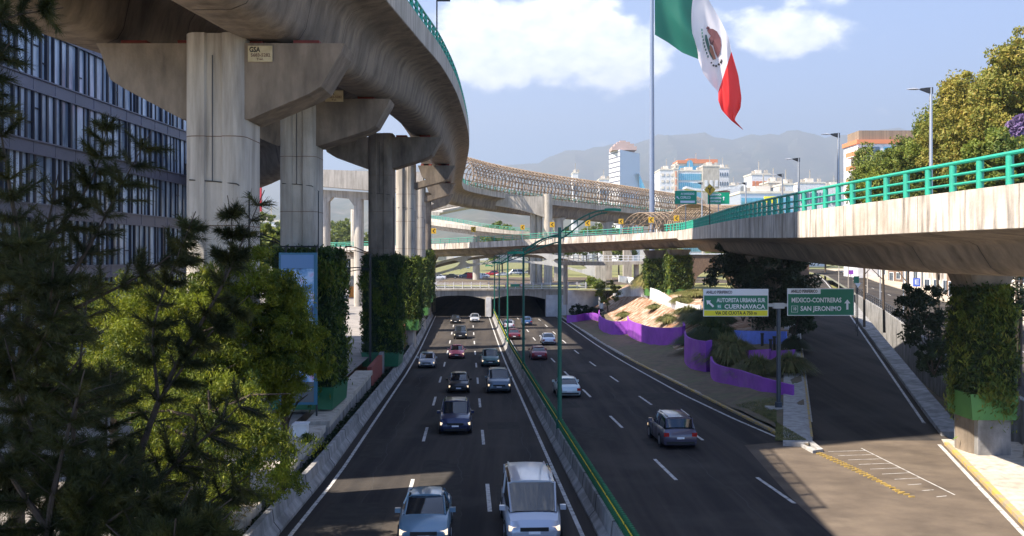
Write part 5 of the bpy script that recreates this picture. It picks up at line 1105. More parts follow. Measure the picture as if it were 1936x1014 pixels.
# street poles, signs, trees along the pavement
for i, (px, D_, h_, m_) in enumerate(((1664,128,6.5,'steel'),(1640,140,7,'conc_l'),(1708,118,7.5,'steel'),(1742,112,7,'conc_l'),(1586,165,9,'conc_l'),(1604,158,8,'conc_l'))):
    X = P(px,0,D_).x; q = MB(); q.tube([(X, D_, zst(D_)), (X, D_, zst(D_)+h_)], [.09,.06], 8); q.box(X-.5, X+.5, D_-.05, D_+.05, zst(D_)+h_-.5, zst(D_)+h_-.35)
    tag(obj('utility_pole', q, M[m_]), ['thin steel pole left of the blue parking sign', 'pale pole nearest the inverted triangle sign', 'slim pole just right of the parking sign', 'pale pole close to the hanging branches on the right', 'leaning pale pole farthest left on the sunlit pavement', 'pale pole by the far stairs on the sunlit pavement'][i], 'pole', 'poles along the sunlit pavement')
def plate(px, py, w_, h_, D_, m_, lab, cat='sign', zb=None, tri=False, txt=None):
    c = P(px, py, D_); s = D_/F; t = thing('street_sign', (c.x, D_, zst(D_)), lab, cat); q = MB(); q.tube([(c.x, D_+.05, zst(D_)), (c.x, D_+.05, c.z+h_*s/2)], .05, 6); obj('post', q, M['dark'], t)
    q = MB()
    if tri: q.prism([(c.x-w_*s/2, c.z+h_*s/2), (c.x+w_*s/2, c.z+h_*s/2), (c.x, c.z-h_*s/2)], 'y', D_-.03, D_)
    else: q.box(c.x-w_*s/2, c.x+w_*s/2, D_-.03, D_, c.z-h_*s/2, c.z+h_*s/2)
    obj('board', q, M[m_], t)
    if txt: text('lettering', txt, h_*s*.8, w_*s*.55, M['sign_w'], (c.x, D_-.04, c.z), t)
plate(1622, 540, 12, 9, 92, 'sign_w', 'white inverted triangle give way sign at the kerb of the ramp', tri=True); plate(1619, 529, 10, 13, 96, 'sign_g', 'small green plate above the give way sign'); plate(1733, 534, 14, 16, 125, 'blue', 'blue parking sign on the sunlit pavement', txt='E'); plate(1609, 515, 9, 8, 150, 'purple', 'small purple and white sign in the far sunlit street')
# apartment block with orange balconies
D = 210.0; t = thing('apartment_block', (P(1675,0,D).x, D, 5), 'white apartment block with orange balconies and a brown roof screen behind the trees', 'building')
x0, x1 = P(1622,0,D).x, P(1775,0,D).x; zt_ = CZ+(HY-272)/F*D
q = MB(); q.box(x0, x1+12, D, D+9, 4, zt_); obj('wall', q, M['white'], t)
q = MB(); q.box(x0-.3, x1+12.3, D-.3, D+9.3, zt_, zt_+.9); obj('roof_band', q, M['orange'], t)
q = MB(); q.box(x0+.5, x1+12, D+.6, D+8, zt_+.9, zt_+3.0); obj('roof_screen', q, mat('brown slats', (.30,.22,.15), .8, col2=(.18,.13,.09), scale=3, stretch=(1,1,.01)), t)
for f_ in range(7):
    z = zt_-3.0*(f_+1)
    for k in range(6):
        xa = x0+2.2+k*(x1-x0)/5.2; q = MB(); q.box(xa, xa+2.6, D-.07, D+.1, z+.9, z+2.3); fr_ = obj('window', q, M['glasst' if (k+f_) % 3 else 'glass'], t)
    q = MB(); q.box(x0-1.3, x0+1.6, D-1.2, D+4, z+.2, z+1.2); obj('balcony', q, M['orange'], t)
    q = MB(); q.box(x0-1.4, x0+1.6, D-1.3, D+4.1, z+0, z+.2); obj('balcony_slab', q, M['white'], t)

# ------------------------------------------------------------------ skyline
def gridwall(t, x0, x1, D, z0, z1, nx, nz_, m='glass', fx=.55, fz=.5, side=None):
    for k in range(nz_):
        q = MB(); zz_ = z0+(z1-z0)*(k+.5)/nz_; hz_ = (z1-z0)/nz_*fz/2
        for i in range(nx): xx_ = x0+(x1-x0)*(i+.5)/nx; wx = (x1-x0)/nx*fx/2; q.box(xx_-wx, xx_+wx, D-.35, D, zz_-hz_, zz_+hz_)
        obj('window_row', q, M[m], t)
def tower(name, px0, px1, pyt, D, lab, wall='white', depth=25, windows=(6, 12), wm='glass', fz=.5, fx=.55, zb=3, cat='building', group=None):
    x0, x1 = P(px0,0,D).x, P(px1,0,D).x; zt_ = CZ+(HY-pyt)/F*D; t = thing(name, ((x0+x1)/2, D, zb), lab, cat, group); q = MB(); q.box(x0, x1, D, D+depth, zb, zt_); obj('wall', q, M[wall], t)
    if windows: gridwall(t, x0+.3, x1-.3, D, zb+3, zt_-1, windows[0], windows[1], wm, fx, fz)
    for ka in range(3): xa_ = x0+(x1-x0)*(.15+.33*ka); hh_ = (2.5, 5, 3.2)[ka]; q = MB(); q.box(xa_, xa_+(.5 if ka == 1 else 2.2), D+5, D+(5.5 if ka == 1 else 7), zt_+1, zt_+1+hh_*(1.6 if ka == 1 else .8)); obj('antenna' if ka == 1 else 'water_tank', q, M['conc_l'], t)
    q = MB(); q.box(x0-.3, x1+.3, D-.3, D+depth+.3, zt_, zt_+1.0); q.box(x0+(x1-x0)*.3, x0+(x1-x0)*.6, D+3, D+8, zt_+1, zt_+3.5); obj('roof', q, M['cream'], t)
    return t
D = 900.0
t = thing('office_tower', (P(1185,0,D).x, D, 3), 'tall white and blue glass tower left of the flagpole with a stepped pinkish roof', 'building')
xa, xb, xc_ = P(1157,0,D).x, P(1172,0,D).x, P(1212,0,D).x; zt_ = CZ+(HY-283)/F*D
q = MB(); q.add([(xa, D+28, 3), (xb, D, 3), (xc_, D+9, 3), (xc_-8, D+42, 3), (xa, D+28, zt_), (xb, D, zt_), (xc_, D+9, zt_-3), (xc_-8, D+42, zt_-3)], [(0,4,5,1),(2,6,7,3),(3,7,4,0),(4,7,6,5)]); obj('wall', q, M['white'], t)
q = MB(); q.add([(xb, D, 3), (xc_, D+9, 3), (xc_, D+9, zt_-3), (xb, D, zt_)], [(0,1,2,3)]); obj('glass_face', q, M['glassb'], t)
q = MB(); q.add([(xb+27*.98, D+5.8, zt_-40), (xc_-.5, D+8.6, zt_-40), (xc_-.5, D+8.6, zt_-22), (xb+13*.98*1.0+5, D+3.6, zt_-22)], [(0,1,2,3)]); obj('dark_panel', q, M['glasst'], t)
for k in range(1, 24):
    q = MB(); z = 3+k*4.6; 
    if z < zt_: q.add([(xa-.2, D+27.8, z), (xb-.2, D-.2, z), (xb-.2, D-.2, z+.8), (xa-.2, D+27.8, z+.8)], [(0,1,2,3)]); obj('floor_band', q, M['spand'], t)
q = MB()
for (a, b, c_, d_) in ((1158,1205,283,276),(1163,1200,276,271),(1168,1192,271,267.5),(1173,1184,267.5,265)): q.box(P(a,0,D).x, P(b,0,D).x, D+4, D+30, CZ+(HY-c_)/F*D, CZ+(HY-d_)/F*D)
obj('roof', q, mat('pinkish roof', (.5,.36,.32), .8), t)
D = 720.0
tower('hotel_block', 1248, 1276, 322, D, 'cream slab block immediately right of the flagpole', 'white', 30, (3, 14), 'cream', .4)
tower('hotel_block', 1274, 1282, 320, D-1, 'narrow pale stair shaft with a red stripe beside the glass block', 'cream', 20, (1, 12), 'orange', .8, .3)
tower('office_block', 1282, 1330, 324, D+3, 'teal glass office block in front of the orange roofed tower', 'white', 30, (12, 10), 'glasst', .75, .8)
tower('office_block', 1329, 1360, 315, D-2, 'blank light grey block right of the teal glass block', 'conc_l', 25, (3, 3), 'white', .2)
t = tower('office_tower', 1281, 1357, 309, 780, 'tower with an orange arched crown and teal glass top floors', 'cream', 30, (8, 6), 'glasst', .8, .85)
D = 779.0; q = MB()
for (a, b, c_, d_) in ((1281,1300,309,303),(1300,1318,309,300),(1318,1357,309,301.5)): q.box(P(a,0,D).x, P(b,0,D).x, D, D+24, CZ+(HY-c_)/F*D, CZ+(HY-d_)/F*D)
obj('orange_crown', q, M['orange'], t)
q = MB(); q.prism([(P(1304+6*math.cos(a),0,D).x, CZ+(HY-(311-8*math.sin(a)))/F*D) for a in [math.pi*k/10 for k in range(11)]]+[(P(1298,0,D).x, CZ+(HY-322)/F*D), (P(1310,0,D).x, CZ+(HY-322)/F*D)], 'y', D-1, D+.5); obj('arched_window', q, M['glasst'], t)
tower('apartment_tower', 1359, 1378, 319, 760, 'slim white apartment tower right of the hotel group', 'white', 20, (4, 10), 'glass', .4, .4)
tower('white_block', 1421, 1456, 331, 600, 'white block with an orange band left of the third grey lamp', 'white', 20, (5, 6), 'orange', .35, .8)
tower('white_block', 1453, 1480, 346, 560, 'open framed unfinished block with dark floors', 'conc_l', 20, (3, 6), 'glass', .5, .9)
tower('white_block', 1480, 1500, 350, 540, 'plain white block behind the fourth grey lamp', 'white', 20, (3, 3), 'glass', .4)
tower('white_block', 1512, 1560, 347, 620, 'long white low block left of the second grey lamp', 'white', 20, (8, 3), 'glass', .4)
tower('glass_hall', 1400, 1500, 366, 420, 'low wide teal glass building behind the railing with dark bands', 'glassb', 40, (10, 6), 'glasst', .6, .95)
q = MB(); D = 400; q.box(P(1443,0,D).x, P(1468,0,D).x, D-2, D-1, CZ+(HY-385)/F*D, CZ+(HY-372)/F*D); tag(obj('billboard_panel', q, M['sign_y']), 'plain yellow board above the green railing', 'billboard')
t = thing('canopy_roof', (P(1347,0,560).x, 560, 10), 'thin white curved canopy roof spanning behind the two far green signs', 'canopy'); q = MB(); D = 560
q.sweep([P(1294,356,D), P(1310,360,D), P(1345,362,D), P(1380,358,D), P(1402,351,D)], [(-6,-.5),(-6,.7),(6,.7),(6,-.5)]); obj('roof', q, M['white'], t); q = MB(); q.box(P(1360,0,D).x, P(1378,0,D).x, D-3, D+3, 3, CZ+(HY-362)/F*D); obj('support', q, M['brick_r'], t)
for i, (a, b, c_, D) in enumerate(((1083,1093,328,800),(1133,1152,340,780),(1379,1400,352,900),(1560,1602,352,800),(480,536,420,480),(620,690,470,420))):
    tower('low_block', a, b, c_, D, ['tiny white block above the lattice tube', 'small white block left of the glass tower', 'hazy pale block right of the slim tower', 'hazy low block left of the second grey lamp foot', 'white building seen under the left viaduct', 'low white warehouse seen between the piers'][i], 'white', 20, (4, 3), 'glass', .4)
q = MB(); D = 300; q.box(P(487,0,D).x, P(494,0,D).x, D, D+1, CZ+(HY-400)/F*D, CZ+(HY-345)/F*D); tag(obj('red_banner_sign', q, M['red']), 'tall narrow red sign seen right of the nearest pier', 'sign')
rs = random.Random(5)
# far city spread on the slopes: one mass of small houses
q = MB()
for i in range(1500):
    D = rs.uniform(1500, 5200); X = rs.uniform(-.62, .62)*D; s = rs.uniform(8, 24); z = 3+max(0, D-1800)*.035+ (10*math.sin(X*.002)); q.mi = rs.choice((0, 0, 1, 2)); q.box(X, X+s, D, D+s, z-20, z+rs.uniform(6, 22)*(1+.5*(rs.random() < .1)))
tag(obj('distant_city', q, [M['white'], M['cream'], M['ground']]), 'countless small pale houses spread over the hazy foothills', 'distant city', kind='stuff')
# mountains
def hills(name, D0, D1, prof, m, seed, amp):
    rs = np.random.RandomState(seed); nx, ny = 160, 30; V = []; ph = rs.uniform(0, 6, 12)
    for j in range(ny+1):
        v = j/ny; D = D0+(D1-D0)*v
        for i in range(nx+1):
            px = -400+2800*i/nx; yt = interp(px, prof); H_ = (HY-yt)/F*D1
            h = H_*(v**1.15)*(1+amp*(.5*math.sin(px*.012+ph[0]+v*3)+.35*math.sin(px*.031+ph[1]-v*5)+.2*math.sin(px*.07+ph[2]+v*9)+.12*math.sin(px*.15+ph[3]+v*14)+.07*math.sin(px*.33+v*23))*(1-.7*v**3)*(v>0))
            V.append(((px-CX)/F*D, D, 3+h))
    q = MB(); q.add(V, [(j*(nx+1)+i, j*(nx+1)+i+1, (j+1)*(nx+1)+i+1, (j+1)*(nx+1)+i) for j in range(ny) for i in range(nx)]); return struct(name, q, m, True)
hm = mat('forested slope', (.045,.065,.035), .95, col2=(.11,.10,.06), scale=.004, col3=(.2,.17,.13), s3=.012, lo3=.55, hi3=.7)
hills('mountains', 5000, 11000, [(-400,330),(200,330),(480,340),(900,312),(1000,298),(1080,285),(1200,272),(1300,262),(1400,252),(1500,244),(1560,243),(1620,250),(1800,262),(2400,300)], hm, 1, .25)
hills('hills', 1700, 5200, [(-400,420),(480,385),(600,380),(800,372),(1000,362),(1200,350),(1400,345),(1500,338),(1620,332),(2400,340)], hm, 2, .3)

# ------------------------------------------------------------------ trees
GT = 'trees on the rise at the right'
TR = [(1672, 98, 300, (3.8,4,4.5), 'lf_hill', 'rounded green tree in front of the white apartment block'), (1634, 104, 284, (1.9,1.9,4.5), 'lf_far', 'slender pale green tree overlapping the orange balconies'),
      (1716, 90, 272, (4.4,4.5,5), 'lf_hill', 'mid green tree left of the highest grey lamp'), (1776, 84, 205, (4.2,4.5,6), 'lf_hill', 'dense green tree behind the highest grey lamp'),
      (1832, 78, 135, (4.2,4.5,6.5), 'lf_yel', 'yellowing tree between the highest lamp and the right edge'), (1925, 70, 66, (3.6,4,7), 'lf_yel', 'tall yellow brown tree at the right edge'), (1880, 72, 140, (3.6,4,6), 'lf_yel', 'lower olive tree between the two yellow brown ones'), (1928, 62, 240, (1.1,1.1,1.2), 'lf_jac', 'lilac flowering tree at the right edge'), (1890, 60, 262, (3.2,2.5,3.0), 'lf_hill', 'low green bush tree just behind the railing at the right edge')]
for i, (px, D, yt, r_, lf, lab) in enumerate(TR):
    X = P(px,0,D).x; zt_ = CZ+(HY-yt+26)/F*D; h_ = zt_-zst(D); tree('broadleaf_tree', (X, D, zst(D)), h_, r_, lab, lf, 100+i, GT, 24000 if r_[0] > 2 else 3500, .13, trunk=.15, zc=h_-r_[2]*1.02, clumps=170, lobes=LOB)
for i, (px, D, h_) in enumerate(((1836, 76, 7.0),(1882, 76, 4.0))):
    pass
GF = 'far trees behind the crossing deck'
fr = [(950,330,15,(9,6,6)),(1000,345,16,(9,6,6)),(1060,330,17,(8,6,7)),(1110,350,17,(9,7,6)),(1170,335,15,(7,6,6)),(1270,260,9,(6,5,4)),(1250,300,12,(6,5,5)),(1375,330,14,(8,6,5)),(940,420,22,(10,8,7)),(1130,420,22,(12,8,8)),(1480,230,15,(7,6,5)),(1560,240,15,(6,5,5)),(505,150,14,(4.5,4,5)),(560,330,24,(9,7,8)),(500,330,24,(9,7,8)),(650,340,21,(9,7,7)),(640,420,26,(11,8,8)),(700,350,18,(9,6,6)),(440,260,20,(9,7,7))]
fl_ = ['yellow green tree left of the double round column','green tree left of the nearest green lamp arm','yellow green tree just right of the double column','large green tree above the middle of the crossing deck','green tree left of the flagpole','low bush in front of the lattice tube right of the flagpole','tree behind the flagpole foot','tree behind the lower lattice tube','taller darker tree far behind the portal frame','broad dark tree farthest behind the crossing deck','dark tree under the right flyover near the bend','tree in the far gap beneath the right flyover','dark bush seen between the first two piers','pale tree behind the second pier','tall hazy tree seen right of the nearest pier','yellowish tree in the arch between the piers','tallest hazy tree in the arch between the piers','tree behind the third pier','tree hidden mostly by the nearest pier']
for i, (px, D, h_, r_) in enumerate(fr):
    X = P(px,0,D).x; zb = 3.3 if px > 720 else .7
    tree('distant_tree', (X, D, zb), h_, r_, fl_[i], 'lf_far' if fl_[i].find('dark') < 0 else 'lf_hill', 200+i, GF, 3000, .55, trunk=.3, clumps=60, lobes=LOB)
for i, px in enumerate((637, 657)):
    D = 262; X = P(px,0,D).x; rs_ = np.random.RandomState(300+i); t = thing('cypress', (X, D, .7), ['left dark cypress seen through the arch between the piers', 'right dark cypress seen through the arch between the piers'][i], 'tree', 'pair of cypresses'); h_ = 13.5-i*1.5; n = 1800; v = rs_.random(n); rad = 1.5*(1-v)**.7*(v*8).clip(0, 1); a = rs_.random(n)*6.28
    V, Q = leaves(np.stack([X+rad*np.cos(a), D+rad*np.sin(a), .9+v*h_], 1), .35, rs_, .5); npobj('crown', V, Q, M['lf_dark'], t); q = MB(); q.tube([(X,D,.5),(X,D,6)], .2, 6); obj('trunk', q, M['bark'], t)
# dark growth below the right flyover, behind the signs
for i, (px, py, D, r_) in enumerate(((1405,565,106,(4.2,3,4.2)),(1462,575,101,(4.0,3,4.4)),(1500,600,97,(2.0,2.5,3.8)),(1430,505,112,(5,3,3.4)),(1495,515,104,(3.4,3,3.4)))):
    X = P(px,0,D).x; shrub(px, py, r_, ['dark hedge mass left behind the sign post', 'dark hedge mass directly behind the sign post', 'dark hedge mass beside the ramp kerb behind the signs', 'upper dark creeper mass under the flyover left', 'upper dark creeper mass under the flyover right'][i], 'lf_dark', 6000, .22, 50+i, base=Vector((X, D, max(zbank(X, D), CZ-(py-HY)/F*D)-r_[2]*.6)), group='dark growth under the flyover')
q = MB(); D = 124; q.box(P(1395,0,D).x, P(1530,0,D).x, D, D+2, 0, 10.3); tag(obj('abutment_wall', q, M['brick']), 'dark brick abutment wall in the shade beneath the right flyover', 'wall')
t = thing('brick_arch', (P(1345,0,168).x, 168, 3), 'low brown brick arch under the flyover right of the ivy pier', 'bridge'); D = 168; q = MB(); X0_ = P(1305,0,D).x; X1_ = P(1400,0,D).x; V = []
for k in range(21):
    s = k/20; X = X0_+(X1_-X0_)*s; zb_ = 5.2+2.3*math.sqrt(max(0, 1-((s-.45)/.36)**2)) if abs(s-.45) < .36 else 2; V += [(X, D, zb_), (X, D, 10.3), (X, D+3, 10.3), (X, D+3, zb_)]
q.add(V, [(4*i+k, 4*i+(k+1)%4, 4*i+4+(k+1)%4, 4*i+4+k) for i in range(20) for k in range(4)]); obj('arch_wall', q, M['brick'], t)
q = MB(); q.box(X0_, X1_, D-.2, D-.05, 10.35, 10.5); obj('handrail', q, M['sign_w'], t)
# hanging branches on the right by the planter
for i, (px, py, D, r_) in enumerate(((1735,600,64,(1.6,1.6,1.3)),(1760,640,60,(1.5,1.5,1.5)),(1765,680,56,(1.0,1.2,1.2)),(1920,560,60,(1.4,1.4,2.2)),(1740,560,66,(2.0,1.6,.9)))):
    c = P(px, py, D); shrub(px, py, r_, ['leafy branch hanging left of the right planter', 'leafy bush against the left of the right planter', 'lower leaves beside the lime tub', 'dark leaves right of the planted pier', 'topmost leafy twigs under the flyover by the right planter'][i], 'lf_dark', 2200, .12, 70+i, base=c-Vector((0,0,r_[2]*.8)), group='leaves around the right planted pier')
# pepper tree, lit, in the left middle ground
rsn = np.random.RandomState(9)
PEP = [('pepper_tree', 465, 36.5, (3.2,2.4,3.9), 6.6, 'bright green drooping pepper tree left of the poster stand', 52000), ('pepper_tree', 340, 35, (3.3,2.8,3.8), 6.3, 'bright yellow green tree in front of the nearest pier', 36000), ('pepper_tree', 215, 37, (3.2,3,3.4), 6.2, 'smaller sunlit tree farther left below the glass building', 22000), ('pepper_tree', 540, 38, (1.15,1.2,3.4), 6.2, 'narrow hanging part of green foliage overlapping the poster stand', 16000), ('pepper_tree', 400, 32, (3.6,2.6,3.2), 3.2, 'lower shaded tree above the litter covered ledge', 26000)]
for i, (nm, px, D, r_, zc_, lab, n) in enumerate(PEP):
    X = P(px,0,D).x; tree(nm, (X, D, .7), zc_+r_[2], r_, lab, 'lf_pep', 60+i, 'leafy trees by the ledges', n, .075, trunk=.2, zc=zc_-.7, clumps=170, droop=.9, lobes=LOB, asp=.28)
# foreground casuarinas: feathery needles on long branches
def casuarina(name, base, branches, lab, seed, per=2600, nl=.17):
    rs = np.random.RandomState(seed); base = Vector(base); t = thing(name, base, lab, 'tree', 'dark feathery trees in the foreground'); q = MB(); Vs = []; 
    for pts, r0, spread in branches:
        pts = cr([Vector(p) for p in pts], .3); n = len(pts); q.tube(pts, [max(.008, r0*(1-i/n)) for i in range(n)], 6)
        for s in range(int(n*5.5)):
            u = rs.uniform(.12, 1)**.8; i = min(n-2, int(u*(n-1))); p = pts[i]; dr = (pts[i+1]-pts[i]).normalized()
            sd_ = Vector(rs.normal(size=3)); sd_ = (sd_-dr*sd_.dot(dr)).normalized(); ln = spread*rs.uniform(.4, 1)*(1.15-.6*u)
            tip = p+(dr*.55+sd_).normalized()*ln+Vector((0,0,-.05*ln)); mid = p.lerp(tip, .5)+Vector((0,0,.05*ln)); q.tube([p, mid, tip], [.012,.008,.003], 3, False)
            m = max(14, int(per/ (n*1.7)*ln/spread*1.3)); w_ = rs.random(m); P0 = np.array(p)[None, :]*(1-w_[:, None])+np.array(tip)[None, :]*w_[:, None]
            dd = np.array((tip-p).normalized())[None, :]*1.0+rs.normal(size=(m, 3))*.62; dd /= np.linalg.norm(dd, axis=1)[:, None]; dd[:,2] -= .12
            ll = nl*(.5+.7*rs.random(m))[:, None]; sdv = np.cross(dd, rs.normal(size=(m, 3))); sdv /= np.linalg.norm(sdv, axis=1)[:, None]; sdv *= .0042
            a = P0; b = P0+dd*ll; Vs.append(np.stack([a-sdv, a+sdv, b+sdv*.4, b-sdv*.4], 1).reshape(-1, 3))
    obj('branches', q, M['bark'], t, True); V = np.concatenate(Vs); npobj('needles', V, np.arange(len(V)).reshape(-1, 4), M['lf_cas'], t); return t
def PP(*a): return [P(x, y, D) for x, y, D in a]
casuarina('casuarina', P(30,1150,17)-Vector((0,0,3)), [
    (PP((30,1150,17),(40,700,17.5),(80,480,18),(110,330,18.3)), .16, 1.1), (PP((50,640,17.5),(160,480,17.8),(230,350,18),(285,250,18.2)), .06, .95), (PP((60,560,17.5),(30,420,17.2),(10,300,17),(-10,180,17)), .06, 1.0),
    (PP((60,620,17.5),(190,560,17),(300,500,17),(380,430,17)), .05, .8), (PP((80,480,18),(150,380,18.4),(190,300,18.8),(205,215,19)), .04, .7), (PP((40,700,17.5),(-20,600,17),(-60,500,17)), .05, 1.0), (PP((40,850,17),(140,760,17),(230,700,17)), .05, .9)],
    'dark feathery casuarina at the far left reaching up to the glass building', 1, 5200)
casuarina('casuarina', P(250,1250,15)-Vector((0,0,2)), [
    (PP((190,1250,15),(230,1000,15),(300,760,15.4),(420,540,16),(500,360,16.6)), .09, .5), (PP((230,1000,15),(330,880,15),(420,800,15),(480,740,15)), .05, .95), (PP((300,760,15.4),(380,650,15.6),(470,560,16)), .03, .5),
    (PP((300,760,15.4),(290,620,15.6),(330,500,16),(370,400,16)), .03, .5), (PP((230,1000,15),(200,850,15),(210,700,15)), .05, 1.0), (PP((220,1050,15),(380,960,14.6),(470,900,14.5)), .05, .8), (PP((210,1100,15),(330,1030,14.4),(420,990,14)), .05, .8), (PP((420,540,16),(440,450,16.3),(430,370,16.5)), .02, .4)],
    'dark casuarina whose long thin branch crosses in front of the nearest pier', 2, 3800)
casuarina('casuarina', P(60,1300,13)-Vector((0,0,2)), [
    (PP((60,1300,13),(90,1000,13),(120,850,13.2),(160,700,13.4)), .10, 1.1), (PP((90,1000,13),(20,900,13),(-30,800,13)), .05, 1.0), (PP((80,1100,13),(200,990,12.8),(300,930,12.6)), .05, .9), (PP((70,1200,13),(0,1080,13),(-40,1000,13)), .05, .9), (PP((90,1050,13),(160,960,13),(240,860,13)), .04, 1.0)],
    'lowest dark casuarina filling the bottom left corner', 3, 6000)
casuarina('casuarina', P(-120,900,14)-Vector((0,0,2)), [(PP((-120,900,14),(-80,300,14),(-40,60,14.5),(60,20,15)), .1, .8), (PP((-80,300,14),(-30,150,14),(20,80,14)), .04, .7), (PP((-60,120,14.2),(0,40,14.3),(120,15,14.6)), .03, .6)], 'dark twigs hanging into the top left corner', 4, 2600)
rb = random.Random(21); br = []
br.append((PP((60,1400,14),(120,1000,14),(150,700,14.3),(170,520,14.6)), .09, .9))
for i in range(13):
    x0_, y0_ = 70+rb.uniform(-30,30), 1050-rb.uniform(0,520); an = rb.uniform(-2.7, -.35); ln_ = rb.uniform(120, 240)
    x1_, y1_ = x0_+math.cos(an)*ln_, y0_+math.sin(an)*ln_*.75; dd_ = 14+rb.uniform(-1.2,1.2)
    br.append((PP((x0_,y0_,14),((x0_+x1_)/2,(y0_+y1_)/2+14,(14+dd_)/2),(x1_,y1_,dd_)), .03, .8))
casuarina('casuarina', P(60,1400,14)-Vector((0,0,2)), br, 'densest dark casuarina standing in the lower left in front of the bright tree', 5, 2600)
br = [(PP((330,1400,12.5),(340,1100,12.5),(350,960,12.6)), .06, .7)]
for i in range(6):
    x0_, y0_ = 300+rb.uniform(-20,20), 1150-rb.uniform(0,150); an = rb.uniform(-2.9, -.5); ln_ = rb.uniform(110, 230)
    x1_, y1_ = x0_+math.cos(an)*ln_, y0_+math.sin(an)*ln_*.8; dd_ = 12.5+rb.uniform(-.8,.8)
    br.append((PP((x0_,y0_,12.5),((x0_+x1_)/2,(y0_+y1_)/2+14,(12.5+dd_)/2),(x1_,y1_,dd_)), .025, .6))
casuarina('casuarina', P(330,1400,12.5)-Vector((0,0,1)), br, 'small dark casuarina at the bottom edge left of the littered ledge', 6, 2600)
# litter, weeds on ledges
rs = np.random.RandomState(77); n = 2600; c_ = np.stack([-9.6-.0461*34+rs.uniform(-1.9,1.9,n)-0, rs.uniform(26,35,n), np.full(n, .975)+rs.random(n)*.03], 1); V, Q = leaves(c_, .07, rs, .4); tag(npobj('leaf_litter', V, Q, mat('dead leaves', (.22,.13,.05), .9, col2=(.35,.27,.12), scale=8)), 'brown leaf litter strewn over the nearest concrete ledge', 'leaf litter', kind='stuff')
for i, (x, y) in enumerate(((-10.0,46.5),(-10.3,44.0),(-9.6,39.5))):
    tuft(500+i, 0, .55, .4, ['weed beside the small white utility box', 'weed in the middle of the pale ledge', 'weed near the front corner of the pale ledge'][i], 'lf_vlit', 160, 90+i, base=Vector((x, y, .95)), name='weed', cat='weed', group='weeds on the ledges')
rs = np.random.RandomState(78); n = 5000; d_ = rs.uniform(24, 180, n); c_ = np.stack([-7.45-.0461*d_+rs.uniform(-.12,.12,n), d_, [zroad(a)+.3 for a in d_]+rs.random(n)*.35], 1); V, Q = leaves(c_, .12, rs, .5); tag(npobj('ditch_plants', V, Q, M['lf_dark']), 'dark ground cover growing in the slot behind the left barrier', 'ground cover', kind='stuff')
# grass on the island tip
rs = np.random.RandomState(79); n = 9000; d_ = 52+rs.random(n)**1.4*14; s_ = rs.random(n); X_ = np.array([XE(a)+.4+(XL(a)-XE(a)-2.2)*b for a, b in zip(d_, s_)]); c_ = np.stack([X_, d_, [zbank(a, b)+.05 for a, b in zip(X_, d_)]], 1); V, Q = leaves(c_, .07, rs, .15, -1.2); tag(npobj('lawn_grass', V, Q, M['lf_gras']), 'sparse green grass at the pointed end of the island', 'grass', kind='stuff')

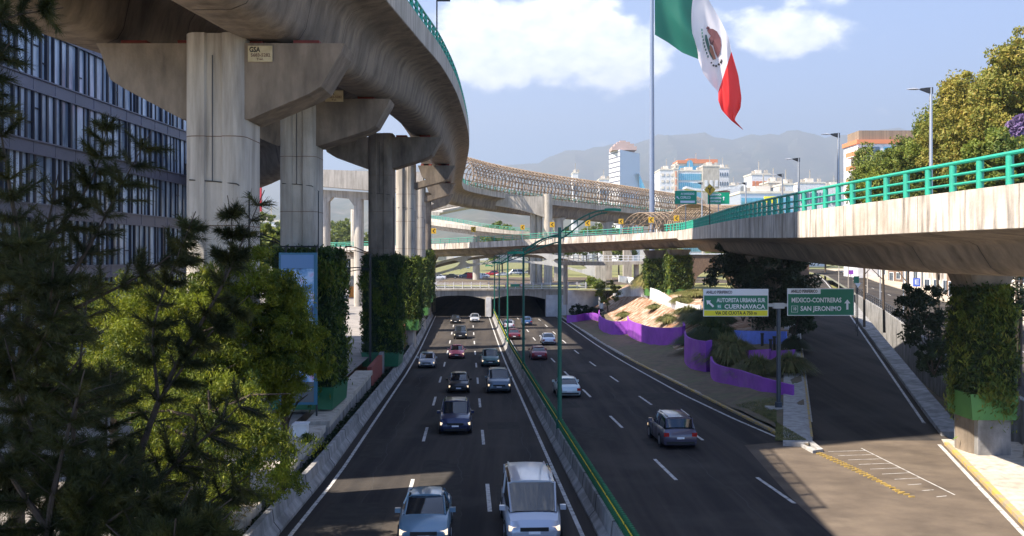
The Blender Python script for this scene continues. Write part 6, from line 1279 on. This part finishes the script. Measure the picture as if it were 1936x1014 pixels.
# ------------------------------------------------------------------ person in the plaza, lamps with curved arms between the piers
def person(base, lab, h=1.7, seed=0, shirt=(.02,.03,.06), legs=(.03,.03,.04)):
    t = thing('person', base, lab, 'person'); s = h/1.75; J = {'pel': (0,0,.95), 'wai': (0,0,1.12), 'che': (0,.0,1.35), 'nek': (0,0,1.5), 'hed': (0,-.02,1.62), 'top': (0,-.01,1.72), 'lhi': (.1,0,.92), 'lkn': (.12,-.16,.5), 'lan': (.12,.02,.08), 'lto': (.12,-.12,.04), 'rhi': (-.1,0,.92), 'rkn': (-.12,-.02,.5), 'ran': (-.12,.2,.1), 'rto': (-.12,.08,.03), 'lsh': (.19,0,1.42), 'lel': (.25,.08,1.13), 'lha': (.26,-.05,.9), 'lfi': (.26,-.09,.8), 'rsh': (-.19,0,1.42), 'rel': (-.25,-.08,1.13), 'rha': (-.25,-.22,.95), 'rfi': (-.25,-.27,.87)}
    E = [('pel','wai'),('wai','che'),('che','nek'),('nek','hed'),('hed','top'),('pel','lhi'),('lhi','lkn'),('lkn','lan'),('lan','lto'),('pel','rhi'),('rhi','rkn'),('rkn','ran'),('ran','rto'),('che','lsh'),('lsh','lel'),('lel','lha'),('lha','lfi'),('che','rsh'),('rsh','rel'),('rel','rha'),('rha','rfi')]
    rd = dict(pel=.15,wai=.13,che=.16,nek=.06,hed=.1,top=.07,lhi=.1,lkn=.07,lan=.045,lto=.04,rhi=.1,rkn=.07,ran=.045,rto=.04,lsh=.07,lel=.05,lha=.035,lfi=.02,rsh=.07,rel=.05,rha=.035,rfi=.02)
    ks = list(J); me = bpy.data.meshes.new('body'); me.from_pydata([tuple(c*s for c in J[k]) for k in ks], [(ks.index(a), ks.index(b)) for a, b in E], []); o = bpy.data.objects.new('body', me); C.objects.link(o); o.parent = t
    m = o.modifiers.new('skin', 'SKIN')
    for k, v in zip(ks, me.skin_vertices[0].data): v.radius = (rd[k]*s, rd[k]*s*.8); v.use_root = (k == 'pel')
    sb = o.modifiers.new('sub', 'SUBSURF'); sb.levels = sb.render_levels = 1
    pm2 = bpy.data.materials.new('clothed figure'); pm2.use_nodes = True; T = pm2.node_tree; tc_ = T.nodes.new('ShaderNodeTexCoord'); sp = T.nodes.new('ShaderNodeSeparateXYZ'); T.links.new(tc_.outputs['Object'], sp.inputs[0]); r_ = T.nodes.new('ShaderNodeValToRGB'); r_.color_ramp.interpolation = 'CONSTANT'; mr_ = T.nodes.new('ShaderNodeMapRange'); mr_.inputs[2].default_value = h; T.links.new(sp.outputs[2], mr_.inputs[0]); T.links.new(mr_.outputs[0], r_.inputs[0])
    el_ = r_.color_ramp.elements; el_[0].color = (*legs, 1); el_[1].position = .54; el_[1].color = (*shirt, 1); e3 = el_.new(.86); e3.color = (.28,.16,.1,1); e4 = el_.new(.95); e4.color = (.01,.01,.01,1); T.links.new(r_.outputs[0], T.nodes['Principled BSDF'].inputs[0]); me.materials.append(pm2); return t
person(P(649, 596, 154), 'lone person in dark clothes walking across the plaza left of the planted piers')
def arclamp(pole, arm, r, lab, D):
    t = thing('street_lamp', (P(pole[0],0,D).x, D, .7), lab, 'street lamp', 'dark lamps with curved arms between the piers'); q = MB(); q.tube([(P(pole[0],0,D).x, D, .7), P(pole[0], pole[1], D)], .1, 8); obj('pole', q, M['dark'], t)
    q = MB(); a = cr([P(x, y, D) for x, y in arm], .5); q.tube(a, .05, 5); b = [p-Vector((0,0,.45*(1-k/len(a)))) for k, p in enumerate(a)]; q.tube(b, .04, 5)
    for k in range(0, len(a), 2): q.tube([a[k], b[k]], .025, 4)
    obj('arm', q, M['dark'], t); e = a[0]; q = MB(); q.box(e.x-.1, e.x+.5, D-.12, D+.12, e.z-.08, e.z+.08); obj('lamp_head', q, M['dark'], t)
arclamp((700,480), [(632,515),(650,509),(675,506),(700,509)], 0, 'dark curved lamp arm seen just left of the shaded third pier', 84)
arclamp((702,470), [(655,466),(672,468),(686,474),(702,480)], 0, 'upper dark curved lamp arm left of the third pier', 96)
arclamp((540,465), [(484,442),(500,445),(520,452),(540,465)], 0, 'dark curved lamp arm between the first and second piers', 70)
q = MB(); D = 215; q.box(P(660,0,D).x, P(671,0,D).x, D, D+1.5, .7, 3.2); tag(obj('orange_kiosk', q, mat('orange paint', (.75,.25,.02), .6)), 'small orange kiosk left of the round far column', 'kiosk')
# red traffic barriers on upper street
for i, px in enumerate((888, 899, 906)):
    p = P(px, 0, 285); q = MB(); q.prism([(p.x-.9, 3.4), (p.x-.7, 5.0), (p.x+.7, 5.0), (p.x+.9, 3.4)][::-1], 'y', 284.6, 285.4); tag(obj('plastic_barrier', q, M['red'] if i < 2 else M['sign_w']), ['left red plastic barrier beyond the queue of cars', 'middle red plastic barrier beyond the queue of cars', 'white plastic barrier beyond the queue of cars'][i], 'barrier', 'plastic barriers in the upper street')

# ------------------------------------------------------------------ haze
hb = MB(); hb.box(-16000, 16000, -60, 13500, -8.6, 1950)
hzm = bpy.data.materials.new('air'); hzm.use_nodes = True; T = hzm.node_tree
for n in list(T.nodes): T.nodes.remove(n)
pv = T.nodes.new('ShaderNodeVolumePrincipled'); pv.inputs['Density'].default_value = .00018; pv.inputs['Color'].default_value = (.80,.90,1,1); pv.inputs['Anisotropy'].default_value = .3; mo = T.nodes.new('ShaderNodeOutputMaterial'); T.links.new(pv.outputs[0], mo.inputs['Volume'])
tag(obj('haze', hb, hzm), kind='stuff')
